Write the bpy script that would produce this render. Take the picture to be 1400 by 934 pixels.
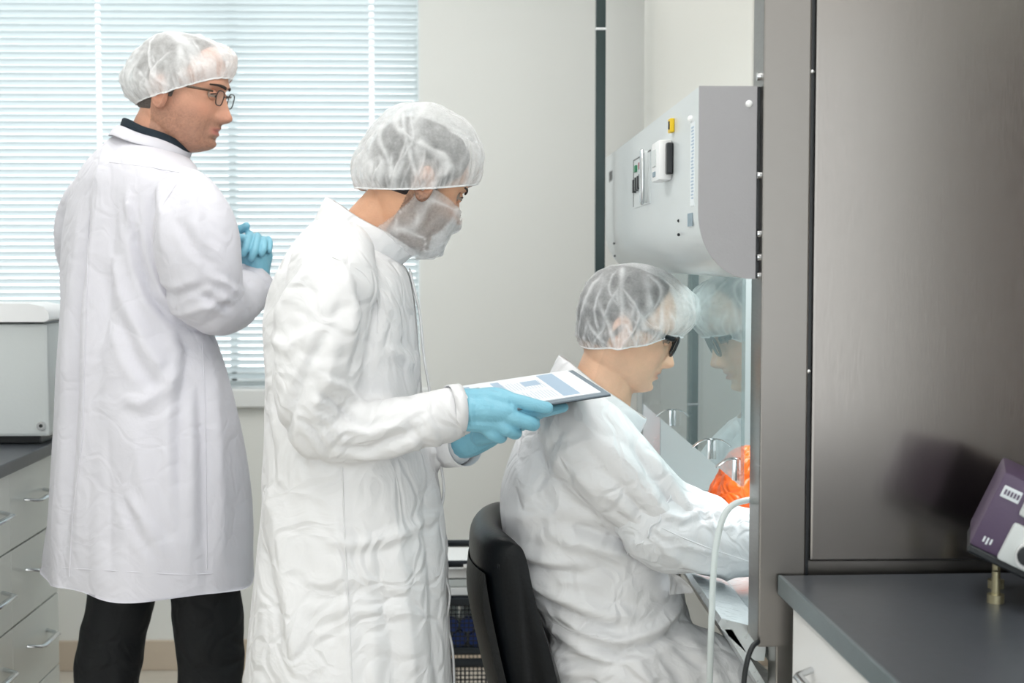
import bpy, bmesh, math, random
import numpy as np
from mathutils import Vector, Matrix
from mathutils.bvhtree import BVHTree

for o in list(bpy.data.objects):
    bpy.data.objects.remove(o)
scene = bpy.context.scene
COL = scene.collection
random.seed(7)
RNG = np.random.RandomState(11)

# ------------------------------------------------------------------ camera
F = 1944.0                       # focal length in pixels of the 1400x934 frame (50 mm)
CAM_Z = 1.35
YAW = math.atan(52 / F)          # +Y vanishes at pixel x = 648
PITCH = math.atan(112 / F)       # horizon at pixel y = 355
cam_data = bpy.data.cameras.new('camera')
cam_data.sensor_width = 36.0
cam_data.lens = 50.0
cam_data.clip_start = 0.02
cam_data.dof.use_dof = True
cam_data.dof.focus_distance = 2.62
cam_data.dof.aperture_fstop = 4.5
cam = bpy.data.objects.new('camera', cam_data)
COL.objects.link(cam)
cam.location = (0, 0, CAM_Z)
cam.rotation_euler = (math.pi / 2 - PITCH, 0, -YAW)
scene.camera = cam
CAMROT = cam.rotation_euler.to_matrix()

def W(px, py, Y):
    """world point on the vertical plane y = Y seen at photo pixel (px, py)"""
    d = CAMROT @ Vector(((px - 700) / F, -(py - 467) / F, -1.0))
    t = Y / d.y
    return Vector((d.x * t, Y, CAM_Z + d.z * t))

# ------------------------------------------------------------------ light
world = bpy.data.worlds.new('world')
scene.world = world
world.use_nodes = True
bg = world.node_tree.nodes['Background']
bg.inputs[0].default_value = (0.95, 0.985, 1.0, 1)
bg.inputs[1].default_value = 1.5

def area_light(name, loc, size, power, color=(1, 1, 1), rot=(0, 0, 0)):
    l = bpy.data.lights.new(name, 'AREA')
    l.shape = 'RECTANGLE'
    l.size, l.size_y = size
    l.energy = power
    l.color = color
    o = bpy.data.objects.new(name, l)
    o.location = loc
    o.rotation_euler = rot
    COL.objects.link(o)
    return o

CEIL = 2.75
LAMP_SPOTS = [(-0.75, 3.2), (0.45, 3.2), (-0.9, 1.7), (0.35, 1.7), (-0.7, -0.5), (1.2, -0.9)]  # last pair, behind the camera, added out of view as soft front fill
for i, (lx, ly) in enumerate(LAMP_SPOTS):
    area_light('ceiling_lamp', (lx, ly, CEIL - 0.03), (0.56, 1.16), 6, (1.0, 0.99, 0.97))
area_light('cabinet_lamp', (0.85, 2.95, 1.535), (0.35, 1.2), 7.5, (0.95, 1.0, 1.0))

scene.view_settings.view_transform = 'Standard'
scene.view_settings.look = 'None'
scene.view_settings.gamma = 1.0
scene.view_settings.use_curve_mapping = False
scene.view_settings.exposure = 1.06

# ------------------------------------------------------------------ materials
def srgb(r, g, b):
    def c(v):
        v /= 255.0
        return v / 12.92 if v <= 0.04045 else ((v + 0.055) / 1.055) ** 2.4
    return (c(r), c(g), c(b), 1.0)

def mat(name, col, rough=0.5, metal=0.0, bump=None, var=None, spec=0.5, sss=0.0, attr=None, coat=0.0, aniso=0.0, translucent=0.0, sheen=0.0):
    """bump=(scale, strength, detail) ; var=(scale, amount) colour variation"""
    m = bpy.data.materials.new(name)
    m.use_nodes = True
    nt = m.node_tree
    n = nt.nodes
    b = n['Principled BSDF']
    col = col if len(col) == 4 else (*col, 1)
    b.inputs['Base Color'].default_value = col
    b.inputs['Roughness'].default_value = rough
    b.inputs['Metallic'].default_value = metal
    b.inputs['Specular IOR Level'].default_value = spec
    if sss:
        b.inputs['Subsurface Weight'].default_value = sss
        b.inputs['Subsurface Radius'].default_value = (0.012, 0.005, 0.003)
        b.inputs['Subsurface Scale'].default_value = 0.6
    if coat:
        b.inputs['Coat Weight'].default_value = coat
        b.inputs['Coat Roughness'].default_value = 0.1
    if aniso:
        b.inputs['Anisotropic'].default_value = aniso
    if sheen:
        b.inputs['Sheen Weight'].default_value = sheen
    tc = n.new('ShaderNodeTexCoord')
    src = None
    if attr:
        a = n.new('ShaderNodeAttribute')
        a.attribute_name = attr
        src = a.outputs['Color']
        nt.links.new(src, b.inputs['Base Color'])
    if var:
        no = n.new('ShaderNodeTexNoise')
        no.inputs['Scale'].default_value = var[0]
        no.inputs['Detail'].default_value = 4
        nt.links.new(tc.outputs['Object'], no.inputs['Vector'])
        mx = n.new('ShaderNodeMix')
        mx.data_type = 'RGBA'
        mx.blend_type = 'MULTIPLY'
        mx.inputs['Factor'].default_value = 1.0
        if src:
            nt.links.new(src, mx.inputs['A'])
        else:
            mx.inputs['A'].default_value = col
        cr = n.new('ShaderNodeValToRGB')
        lo = 1 - var[1]
        cr.color_ramp.elements[0].position = 0.3
        cr.color_ramp.elements[0].color = (lo, lo, lo, 1)
        cr.color_ramp.elements[1].position = 0.7
        cr.color_ramp.elements[1].color = (1, 1, 1, 1)
        nt.links.new(no.outputs['Fac'], cr.inputs['Fac'])
        nt.links.new(cr.outputs['Color'], mx.inputs['B'])
        nt.links.new(mx.outputs['Result'], b.inputs['Base Color'])
    if bump:
        no = n.new('ShaderNodeTexNoise')
        no.inputs['Scale'].default_value = bump[0]
        no.inputs['Detail'].default_value = bump[2] if len(bump) > 2 else 3
        if len(bump) > 3:
            mp = n.new('ShaderNodeMapping')
            mp.inputs['Scale'].default_value = bump[3]
            nt.links.new(tc.outputs['Object'], mp.inputs['Vector'])
            nt.links.new(mp.outputs['Vector'], no.inputs['Vector'])
        else:
            nt.links.new(tc.outputs['Object'], no.inputs['Vector'])
        bp = n.new('ShaderNodeBump')
        bp.inputs['Strength'].default_value = bump[1]
        bp.inputs['Distance'].default_value = 0.01
        nt.links.new(no.outputs['Fac'], bp.inputs['Height'])
        nt.links.new(bp.outputs['Normal'], b.inputs['Normal'])
    if translucent:
        tr = n.new('ShaderNodeBsdfTranslucent')
        tr.inputs['Color'].default_value = col
        ms = n.new('ShaderNodeMixShader')
        ms.inputs[0].default_value = translucent
        nt.links.new(b.outputs[0], ms.inputs[1])
        nt.links.new(tr.outputs[0], ms.inputs[2])
        nt.links.new(ms.outputs[0], n['Material Output'].inputs['Surface'])
    return m

def crinkle_mat(name, col, scale=7.0, strength=0.35, rough=0.55, fine=120.0, fine_strength=0.05, sheen=0.0):
    """creased cloth: ridged noise bump over a fine weave"""
    m = mat(name, col, rough, sheen=sheen)
    nt = m.node_tree
    n = nt.nodes
    tc = n.new('ShaderNodeTexCoord')
    nz = n.new('ShaderNodeTexNoise')
    nz.inputs['Scale'].default_value = scale * 0.6
    nz.inputs['Detail'].default_value = 2
    vadd = n.new('ShaderNodeMixRGB')
    vadd.blend_type = 'ADD'
    vadd.inputs[0].default_value = 0.35
    nt.links.new(tc.outputs['Object'], nz.inputs['Vector'])
    nt.links.new(tc.outputs['Object'], vadd.inputs[1])
    nt.links.new(nz.outputs['Color'], vadd.inputs[2])
    v = n.new('ShaderNodeTexVoronoi')
    v.feature = 'DISTANCE_TO_EDGE'
    v.inputs['Scale'].default_value = scale * 1.6
    nt.links.new(vadd.outputs[0], v.inputs['Vector'])
    mr = n.new('ShaderNodeMapRange')
    mr.inputs['From Max'].default_value = 0.22
    mr.interpolation_type = 'SMOOTHSTEP'
    nt.links.new(v.outputs['Distance'], mr.inputs['Value'])
    n2 = n.new('ShaderNodeTexNoise')
    n2.inputs['Scale'].default_value = scale * 2.2
    n2.inputs['Detail'].default_value = 3
    nt.links.new(vadd.outputs[0], n2.inputs['Vector'])
    ad = n.new('ShaderNodeMath')
    ad.operation = 'MULTIPLY_ADD'
    ad.inputs[1].default_value = 0.55
    nt.links.new(mr.outputs[0], ad.inputs[0])
    nt.links.new(n2.outputs['Fac'], ad.inputs[2])
    bp = n.new('ShaderNodeBump')
    bp.inputs['Strength'].default_value = strength
    bp.inputs['Distance'].default_value = 0.012
    nt.links.new(ad.outputs[0], bp.inputs['Height'])
    n3 = n.new('ShaderNodeTexNoise')
    n3.inputs['Scale'].default_value = fine
    nt.links.new(tc.outputs['Object'], n3.inputs['Vector'])
    b2 = n.new('ShaderNodeBump')
    b2.inputs['Strength'].default_value = fine_strength
    b2.inputs['Distance'].default_value = 0.002
    nt.links.new(n3.outputs['Fac'], b2.inputs['Height'])
    nt.links.new(bp.outputs[0], b2.inputs['Normal'])
    nt.links.new(b2.outputs[0], n['Principled BSDF'].inputs['Normal'])
    return m

def net_mat(name, col=(0.9, 0.91, 0.92, 1)):
    """thin non-woven: opacity from the fold attribute plus fibre noise"""
    m = bpy.data.materials.new(name)
    m.use_nodes = True
    nt = m.node_tree
    n = nt.nodes
    n.remove(n['Principled BSDF'])
    out = n['Material Output']
    df = n.new('ShaderNodeBsdfDiffuse')
    df.inputs['Color'].default_value = col
    tl = n.new('ShaderNodeBsdfTranslucent')
    tl.inputs['Color'].default_value = col
    m1 = n.new('ShaderNodeMixShader')
    m1.inputs[0].default_value = 0.4
    nt.links.new(df.outputs[0], m1.inputs[1])
    nt.links.new(tl.outputs[0], m1.inputs[2])
    tp = n.new('ShaderNodeBsdfTransparent')
    a = n.new('ShaderNodeAttribute')
    a.attribute_name = 'cloth_alpha'
    tc = n.new('ShaderNodeTexCoord')
    nz = n.new('ShaderNodeTexNoise')
    nz.inputs['Scale'].default_value = 220
    nz.inputs['Detail'].default_value = 3
    nt.links.new(tc.outputs['Object'], nz.inputs['Vector'])
    ma = n.new('ShaderNodeMath')
    ma.operation = 'MULTIPLY_ADD'
    ma.inputs[1].default_value = 0.30
    ma.use_clamp = True
    nt.links.new(nz.outputs['Fac'], ma.inputs[0])
    sb = n.new('ShaderNodeMath')
    sb.operation = 'SUBTRACT'
    sb.inputs[1].default_value = 0.15
    nt.links.new(a.outputs['Fac'], sb.inputs[0])
    nt.links.new(sb.outputs[0], ma.inputs[2])
    m2 = n.new('ShaderNodeMixShader')
    nt.links.new(ma.outputs[0], m2.inputs[0])
    nt.links.new(tp.outputs[0], m2.inputs[1])
    nt.links.new(m1.outputs[0], m2.inputs[2])
    nt.links.new(m2.outputs[0], out.inputs['Surface'])
    return m

def glass_mat(name, tint=(0.93, 0.98, 0.97, 1), ior=1.5, rough=0.0):
    m = bpy.data.materials.new(name)
    m.use_nodes = True
    nt = m.node_tree
    n = nt.nodes
    n.remove(n['Principled BSDF'])
    tp = n.new('ShaderNodeBsdfTransparent')
    tp.inputs['Color'].default_value = tint
    gl = n.new('ShaderNodeBsdfGlossy')
    gl.inputs['Roughness'].default_value = rough
    fr = n.new('ShaderNodeFresnel')
    fr.inputs['IOR'].default_value = ior
    ge = n.new('ShaderNodeNewGeometry')
    io = n.new('ShaderNodeMapRange')          # same air-side reflectance on both faces of the pane
    io.inputs['To Min'].default_value = ior
    io.inputs['To Max'].default_value = 1.0 / ior
    nt.links.new(ge.outputs['Backfacing'], io.inputs['Value'])
    nt.links.new(io.outputs[0], fr.inputs['IOR'])
    mx = n.new('ShaderNodeMixShader')
    nt.links.new(fr.outputs[0], mx.inputs[0])
    nt.links.new(tp.outputs[0], mx.inputs[1])
    nt.links.new(gl.outputs[0], mx.inputs[2])
    nt.links.new(mx.outputs[0], n['Material Output'].inputs['Surface'])
    return m

def steel_mat(name, col, rough, stretch, amount=0.12):
    """brushed steel: streaked roughness and faint relief along one axis"""
    m = mat(name, col, rough, 1.0)
    nt = m.node_tree
    n = nt.nodes
    b = n['Principled BSDF']
    tc = n.new('ShaderNodeTexCoord')
    mp = n.new('ShaderNodeMapping')
    mp.inputs['Scale'].default_value = stretch
    nt.links.new(tc.outputs['Object'], mp.inputs['Vector'])
    nz = n.new('ShaderNodeTexNoise')
    nz.inputs['Scale'].default_value = 40
    nz.inputs['Detail'].default_value = 4
    nt.links.new(mp.outputs[0], nz.inputs['Vector'])
    mr = n.new('ShaderNodeMapRange')
    mr.inputs['To Min'].default_value = rough - amount
    mr.inputs['To Max'].default_value = rough + amount
    nt.links.new(nz.outputs['Fac'], mr.inputs['Value'])
    nt.links.new(mr.outputs[0], b.inputs['Roughness'])
    bp = n.new('ShaderNodeBump')
    bp.inputs['Strength'].default_value = 0.012
    bp.inputs['Distance'].default_value = 0.002
    nt.links.new(nz.outputs['Fac'], bp.inputs['Height'])
    nt.links.new(bp.outputs[0], b.inputs['Normal'])
    return m

M = {}
M['wall'] = mat('wall_paint', srgb(238, 239, 236), 0.85, bump=(180, 0.04))
M['plenum'] = mat('cream_enamel', srgb(206, 205, 199), 0.6, bump=(180, 0.03))
M['ceiling'] = mat('ceiling_paint', srgb(236, 236, 232), 0.9, bump=(90, 0.1))
M['floor'] = mat('vinyl_floor', srgb(206, 200, 190), 0.35, var=(14, 0.08))
M['trim'] = mat('trim_paint', srgb(205, 190, 172), 0.5, bump=(60, 0.03))
M['whiteframe'] = mat('white_frame', srgb(238, 240, 240), 0.4, bump=(80, 0.02))
M['slat'] = mat('blind_slat', srgb(200, 208, 210), 0.45, translucent=0.45, bump=(40, 0.02))
M['cord'] = mat('blind_cord', srgb(245, 248, 248), 0.7, translucent=0.3, bump=(300, 0.2))
M['glass'] = glass_mat('window_glass', (0.97, 0.98, 0.98, 1))
M['sash'] = glass_mat('sash_glass', (0.74, 0.80, 0.80, 1), 1.8)
M['steel'] = steel_mat('brushed_steel', srgb(126, 122, 118), 0.30, (1, 1, 14), 0.05)
M['steel_panel'] = steel_mat('brushed_steel_panel', srgb(134, 129, 125), 0.22, (14, 1, 1), 0.06)
M['steel_in'] = mat('cabinet_liner', srgb(168, 175, 175), 0.42, 0.25, bump=(30, 0.03))
M['steel_light'] = steel_mat('pale_steel', srgb(200, 206, 208), 0.3, (1, 14, 1))
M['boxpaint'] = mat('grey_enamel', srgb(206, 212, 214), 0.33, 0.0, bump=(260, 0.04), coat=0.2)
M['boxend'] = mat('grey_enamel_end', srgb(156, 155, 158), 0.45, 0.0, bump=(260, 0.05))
M['darkpost'] = mat('dark_metal', srgb(44, 58, 58), 0.22, 0.4, bump=(30, 0.03))
M['black'] = mat('black_plastic', srgb(22, 26, 30), 0.35, bump=(150, 0.05))
M['blacksteel'] = mat('black_wire', srgb(26, 32, 38), 0.35, 0.3, bump=(100, 0.03))
M['chrome'] = mat('chrome', srgb(214, 216, 218), 0.18, 1.0, bump=(60, 0.02))
M['white_plastic'] = mat('white_plastic', srgb(236, 237, 238), 0.35, bump=(120, 0.02))
M['grey_plastic'] = mat('grey_plastic', srgb(205, 210, 210), 0.4, bump=(120, 0.03))
M['cabinet'] = mat('cabinet_laminate', srgb(214, 218, 214), 0.16, bump=(12, 0.02))
M['countertop'] = mat('slate_worktop', srgb(70, 74, 80), 0.36, var=(60, 0.12), bump=(200, 0.03))
M['countertop_edge'] = mat('slate_worktop_edge', srgb(96, 108, 112), 0.28, var=(60, 0.1), bump=(200, 0.03))
M['yellow'] = mat('yellow_label', srgb(226, 190, 20), 0.5, bump=(100, 0.02))
M['green'] = mat('green_switch', srgb(16, 120, 78), 0.35, bump=(100, 0.02))
M['red'] = mat('red_switch', srgb(140, 20, 40), 0.35, bump=(100, 0.02))
M['label'] = mat('paper_label', srgb(228, 234, 238), 0.6, bump=(200, 0.03))
M['bluegrey'] = mat('bluegrey_print', srgb(140, 158, 170), 0.6, bump=(200, 0.03))
M['orange'] = crinkle_mat('orange_film', srgb(255, 104, 20), 12, 0.5, 0.3)
M['tube'] = mat('translucent_tube', srgb(232, 238, 238), 0.25, translucent=0.45, bump=(30, 0.02))
M['leather'] = mat('black_leather', srgb(6, 10, 14), 0.36, spec=0.22, bump=(140, 0.05, 4))
M['chairplastic'] = mat('chair_shell', srgb(12, 14, 15), 0.5, spec=0.25, bump=(160, 0.1))
M['purple'] = mat('purple_enamel', srgb(82, 66, 92), 0.4, bump=(200, 0.05))
M['brass'] = mat('brass_foot', srgb(190, 182, 150), 0.3, 0.8, bump=(60, 0.02))
M['blue'] = mat('blue_cap', srgb(22, 58, 140), 0.4, bump=(90, 0.03))
M['paper'] = mat('white_paper', srgb(226, 229, 234), 0.6, bump=(150, 0.02))
M['print_blue'] = mat('pale_blue_print', srgb(164, 184, 204), 0.6, bump=(150, 0.02))
M['print_grey'] = mat('grey_print', srgb(198, 204, 214), 0.6, bump=(150, 0.02))
M['board'] = mat('clipboard_grey', srgb(118, 130, 140), 0.45, bump=(200, 0.05))
M['cotton'] = crinkle_mat('white_cotton', srgb(212, 211, 219), 9, 0.16, 0.8, 260, 0.06, sheen=0.1)
M['tyvek'] = crinkle_mat('white_nonwoven', srgb(226, 226, 228), 8, 0.42, 0.5, 200, 0.05)
M['tyvek_thin'] = crinkle_mat('white_sleeve_film', srgb(224, 226, 229), 11, 0.28, 0.45, 200, 0.05)
M['glove'] = crinkle_mat('blue_nitrile', srgb(124, 184, 205), 26, 0.10, 0.42, 400, 0.03)
M['trousers'] = crinkle_mat('black_trousers', srgb(5, 9, 14), 7, 0.4, 0.8, 300, 0.1)
M['navy'] = mat('navy_collar', srgb(14, 32, 44), 0.8, bump=(300, 0.2))
M['shoe'] = mat('black_shoe', srgb(20, 20, 22), 0.4, bump=(80, 0.05))
M['skin'] = mat('skin', (0.6, 0.4, 0.3, 1), 0.48, sss=0.15, attr='Col', bump=(260, 0.12), var=(38, 0.1), spec=0.4)
M['hair_dark'] = mat('dark_hair', srgb(24, 22, 23), 0.55, bump=(90, 0.8, 5, (1, 1, 6)))
M['hair_grey'] = mat('greying_hair', srgb(92, 84, 80), 0.6, bump=(90, 0.8, 5, (1, 1, 6)))
M['brow'] = mat('brow_hair', srgb(58, 46, 40), 0.7, bump=(400, 0.8))
M['eye'] = mat('eye_white', srgb(150, 134, 122), 0.15, bump=(30, 0.01))
M['iris'] = mat('dark_iris', srgb(30, 22, 18), 0.12, bump=(30, 0.01))
M['net'] = net_mat('hairnet_nonwoven')
M['elastic'] = mat('white_elastic', srgb(238, 239, 240), 0.7, bump=(300, 0.3))
M['mask'] = mat('white_mask', srgb(232, 236, 238), 0.75, bump=(80, 0.1))
M['frame_black'] = mat('black_acetate', srgb(18, 22, 28), 0.2, bump=(60, 0.01))
M['frame_metal'] = mat('dark_metal_frame', srgb(58, 54, 52), 0.3, 0.7, bump=(60, 0.02))
M['tortoise'] = mat('tortoise_temple', srgb(90, 66, 46), 0.3, var=(300, 0.85))
M['lens'] = glass_mat('spectacle_lens', (0.97, 0.98, 0.98, 1), 1.45)
M['lamp_panel'] = mat('lamp_housing', srgb(240, 240, 238), 0.5, bump=(50, 0.02))

# ------------------------------------------------------------------ object helpers
def tag(o, label=None, cat=None, group=None, kind=None):
    if label: o['label'] = label
    if cat: o['category'] = cat
    if group: o['group'] = group
    if kind: o['kind'] = kind
    return o

def link(o, parent=None):
    COL.objects.link(o)
    if parent is not None:
        o.parent = parent
        o.matrix_parent_inverse = Matrix.Translation(-parent_loc(parent)) if False else parent.matrix_world.inverted()
    return o

def empty(name, loc=(0, 0, 0)):
    o = bpy.data.objects.new(name, None)
    o.location = loc
    o.empty_display_size = 0.1
    COL.objects.link(o)
    bpy.context.view_layer.update()
    return o

class G:
    """collects verts / faces in world space"""
    def __init__(self):
        self.v = []
        self.f = []
    def add(self, vs, fs):
        k = len(self.v)
        self.v.extend([tuple(p) for p in vs])
        self.f.extend([tuple(i + k for i in f) for f in fs])
        return self
    def box(self, lo, hi, bevel=0.0, mtx=None):
        bm = bmesh.new()
        bmesh.ops.create_cube(bm, size=1.0)
        s = [max(hi[i] - lo[i], 1e-5) for i in range(3)]
        c = [(hi[i] + lo[i]) / 2 for i in range(3)]
        for v in bm.verts:
            v.co = Vector((v.co.x * s[0] + c[0], v.co.y * s[1] + c[1], v.co.z * s[2] + c[2]))
        if bevel > 0:
            bmesh.ops.bevel(bm, geom=list(bm.edges), offset=min(bevel, min(s) * 0.45), segments=2, affect='EDGES', profile=0.6)
        if mtx is not None:
            bm.transform(mtx)
        bm.verts.index_update()
        self.add([v.co for v in bm.verts], [[v.index for v in f.verts] for f in bm.faces])
        bm.free()
        return self
    def tube(self, pts, rad, n=12, cap='round', flat=None, closed=False, ref=None):
        """sweep; rad scalar or list; flat = (a,b) multipliers of the section axes"""
        P = [Vector(p) for p in pts]
        m = len(P)
        R = [rad] * m if not hasattr(rad, '__len__') else list(rad)
        T = []
        for i in range(m):
            if closed:
                t = P[(i + 1) % m] - P[i - 1]
            else:
                t = P[min(i + 1, m - 1)] - P[max(i - 1, 0)]
            T.append(t.normalized())
        up = Vector(ref) if ref else (Vector((0, 0, 1)) if abs(T[0].z) < 0.9 else Vector((1, 0, 0)))
        rings = []
        nrm = (up - T[0] * up.dot(T[0])).normalized()
        fa, fb = flat or (1, 1)
        def ring(c, t, nn, r):
            bn = t.cross(nn)
            return [c + (nn * math.cos(2 * math.pi * k / n) * fa + bn * math.sin(2 * math.pi * k / n) * fb) * r for k in range(n)]
        frames = []
        for i in range(m):
            if i:
                nrm = (nrm - T[i] * nrm.dot(T[i]))
                nrm = nrm.normalized() if nrm.length > 1e-6 else frames[-1]
            frames.append(nrm.copy())
        seq = []
        if cap == 'round' and not closed:
            for a in (75, 50, 25):
                a = math.radians(a)
                seq.append((P[0] - T[0] * R[0] * math.sin(a), T[0], frames[0], R[0] * math.cos(a)))
        for i in range(m):
            seq.append((P[i], T[i], frames[i], R[i]))
        if cap == 'round' and not closed:
            for a in (25, 50, 75):
                a = math.radians(a)
                seq.append((P[-1] + T[-1] * R[-1] * math.sin(a), T[-1], frames[-1], R[-1] * math.cos(a)))
        vs = []
        for s in seq:
            vs += ring(*s)
        fs = []
        L = len(seq)
        for i in range(L if closed else L - 1):
            j = (i + 1) % L
            for k in range(n):
                k2 = (k + 1) % n
                fs.append((i * n + k, i * n + k2, j * n + k2, j * n + k))
        if not closed and cap:
            fs.append(tuple(reversed(range(n))))
            fs.append(tuple(range((L - 1) * n, L * n)))
        return self.add(vs, fs)
    def loft(self, rings, cap=True):
        n = len(rings[0])
        vs = [p for r in rings for p in r]
        fs = []
        for i in range(len(rings) - 1):
            for k in range(n):
                k2 = (k + 1) % n
                fs.append((i * n + k, i * n + k2, (i + 1) * n + k2, (i + 1) * n + k))
        if cap:
            fs.append(tuple(reversed(range(n))))
            fs.append(tuple(range((len(rings) - 1) * n, len(rings) * n)))
        return self.add(vs, fs)
    def cyl(self, p0, p1, r, n=16, bevel=0):
        return self.tube([p0, p1], r, n, cap='flat')
    def sphere(self, c, r, seg=16, rings=10, scale=(1, 1, 1)):
        vs, fs = [], []
        c = Vector(c)
        for i in range(rings + 1):
            a = math.pi * i / rings
            for k in range(seg):
                b = 2 * math.pi * k / seg
                rr = max(math.sin(a), 1e-4)
                vs.append(c + Vector((rr * math.cos(b) * r * scale[0], rr * math.sin(b) * r * scale[1], math.cos(a) * r * scale[2])))
        for i in range(rings):
            for k in range(seg):
                k2 = (k + 1) % seg
                fs.append((i * seg + k, (i + 1) * seg + k, (i + 1) * seg + k2, i * seg + k2))
        return self.add(vs, fs)
    def xform(self, mtx):
        self.v = [tuple(mtx @ Vector(p)) for p in self.v]
        return self
    def prism(self, outline, axis, lo, hi):
        """outline of 2d points extruded along axis 0/1/2"""
        n = len(outline)
        def mk(p, t):
            q = list(p)
            q.insert(axis, t)
            return q
        vs = [mk(p, lo) for p in outline] + [mk(p, hi) for p in outline]
        fs = [tuple(range(n)), tuple(reversed(range(n, 2 * n)))]
        for k in range(n):
            k2 = (k + 1) % n
            fs.append((k, k + n, k2 + n, k2))
        return self.add(vs, fs)
    def mesh(self, name):
        me = bpy.data.meshes.new(name)
        me.from_pydata([tuple(p) for p in self.v], [], self.f)
        me.validate()
        bm = bmesh.new()
        bm.from_mesh(me)
        bmesh.ops.recalc_face_normals(bm, faces=bm.faces)
        bm.to_mesh(me)
        bm.free()
        return me
    def build(self, name, material, parent=None, smooth=None, loc=None):
        """smooth: None flat, number = auto smooth angle in degrees, True = all"""
        me = self.mesh(name)
        o = bpy.data.objects.new(name, me)
        me.materials.append(material)
        if smooth is not None:
            shade(me, smooth)
        link(o, parent)
        return o

def shade(me, smooth):
    me.polygons.foreach_set('use_smooth', [True] * len(me.polygons))
    if smooth is not True:
        try:
            me.set_sharp_from_angle(angle=math.radians(smooth))
        except Exception:
            pass

def remesh(g, voxel, smooth_iter=4, factor=0.5, name='tmp'):
    """voxel-union of closed shapes, smoothed; returns a new mesh"""
    me = g.mesh(name)
    o = bpy.data.objects.new(name, me)
    COL.objects.link(o)
    r = o.modifiers.new('r', 'REMESH')
    r.mode = 'VOXEL'
    r.voxel_size = voxel
    r.adaptivity = 0
    if smooth_iter:
        s = o.modifiers.new('s', 'SMOOTH')
        s.factor = factor
        s.iterations = smooth_iter
    dg = bpy.context.evaluated_depsgraph_get()
    out = bpy.data.meshes.new_from_object(o.evaluated_get(dg))
    bpy.data.objects.remove(o)
    bpy.data.meshes.remove(me)
    out.name = name
    return out

def mesh_obj(name, me, material, parent=None, smooth=True):
    o = bpy.data.objects.new(name, me)
    me.materials.clear()
    me.materials.append(material)
    if smooth is not None:
        shade(me, smooth)
    link(o, parent)
    return o

def get_np(me):
    n = len(me.vertices)
    co = np.empty(n * 3, np.float32)
    me.vertices.foreach_get('co', co)
    no = np.empty(n * 3, np.float32)
    me.vertices.foreach_get('normal', no)
    return co.reshape(-1, 3).astype(np.float64), no.reshape(-1, 3).astype(np.float64)

def set_np(me, co):
    me.vertices.foreach_set('co', co.astype(np.float32).ravel())
    me.update()

# value noise -----------------------------------------------------
_tab = RNG.rand(32, 32, 32)
def vnoise(p):
    p = np.asarray(p)
    i = np.floor(p).astype(int)
    f = p - i
    f = f * f * (3 - 2 * f)
    r = 0
    for dx in (0, 1):
        for dy in (0, 1):
            for dz in (0, 1):
                w = (f[:, 0] if dx else 1 - f[:, 0]) * (f[:, 1] if dy else 1 - f[:, 1]) * (f[:, 2] if dz else 1 - f[:, 2])
                r = r + w * _tab[(i[:, 0] + dx) % 32, (i[:, 1] + dy) % 32, (i[:, 2] + dz) % 32]
    return r * 2 - 1

def seg_dist(P2, a, b):
    d = b - a
    L = max((d * d).sum(), 1e-9)
    t = np.clip(((P2 - a) @ d) / L, 0, 1)
    q = a + t[:, None] * d
    return np.sqrt(((P2 - q) ** 2).sum(1)), t

def cloth_folds(me, folds, Y, noise=(), ridged=()):
    """folds: (pixel polyline, width m, amplitude m[, side]) drawn on the plane y=Y, pushed along the normal"""
    co, no = get_np(me)
    P2 = co[:, [0, 2]]
    face = np.clip(0.5 - no[:, 1] * 1.2, 0, 1)          # towards the photographer's side
    disp = np.zeros(len(co))
    for fd in folds:
        pts, wd, amp = fd[:3]
        w = [W(x, y, Y) for x, y in pts]
        w = np.array([[q.x, q.z] for q in w])
        best = np.full(len(co), 1e9)
        fade = np.ones(len(co))
        tot = len(w) - 1
        for i in range(tot):
            d, t = seg_dist(P2, w[i], w[i + 1])
            m = d < best
            best[m] = d[m]
            tt = (i + t[m]) / tot
            fade[m] = np.clip(np.minimum(tt, 1 - tt) * 5, 0.15, 1)
        r = best / wd
        prof = 0.6 * np.exp(-1.7 * r) + 0.55 * np.exp(-r * r) - 0.42 * np.exp(-((r - 1.9) / 0.9) ** 2)
        disp += amp * prof * fade * face
    for sc, amp in noise:
        n = vnoise(co * np.array(sc) + 3.7)
        disp += amp * n
    for sc, amp in ridged:                                # sharp wandering creases
        q = co * np.array(sc)
        q = q + .35 * np.stack([vnoise(q * .7 + 9), vnoise(q * .7 + 19), vnoise(q * .7 + 29)], 1)
        n = 1 - np.abs(vnoise(q + 1.3)) * 2.2
        gate = np.clip(vnoise(co * 5 + 40) * 1.5 + .4, 0, 1)
        disp += amp * np.clip(n, 0, 1) ** 2 * gate
    co = co + no * disp[:, None]
    set_np(me, co)

def bvh(me):
    co, _ = get_np(me)
    return BVHTree.FromPolygons([tuple(c) for c in co], [tuple(p.vertices) for p in me.polygons])

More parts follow.
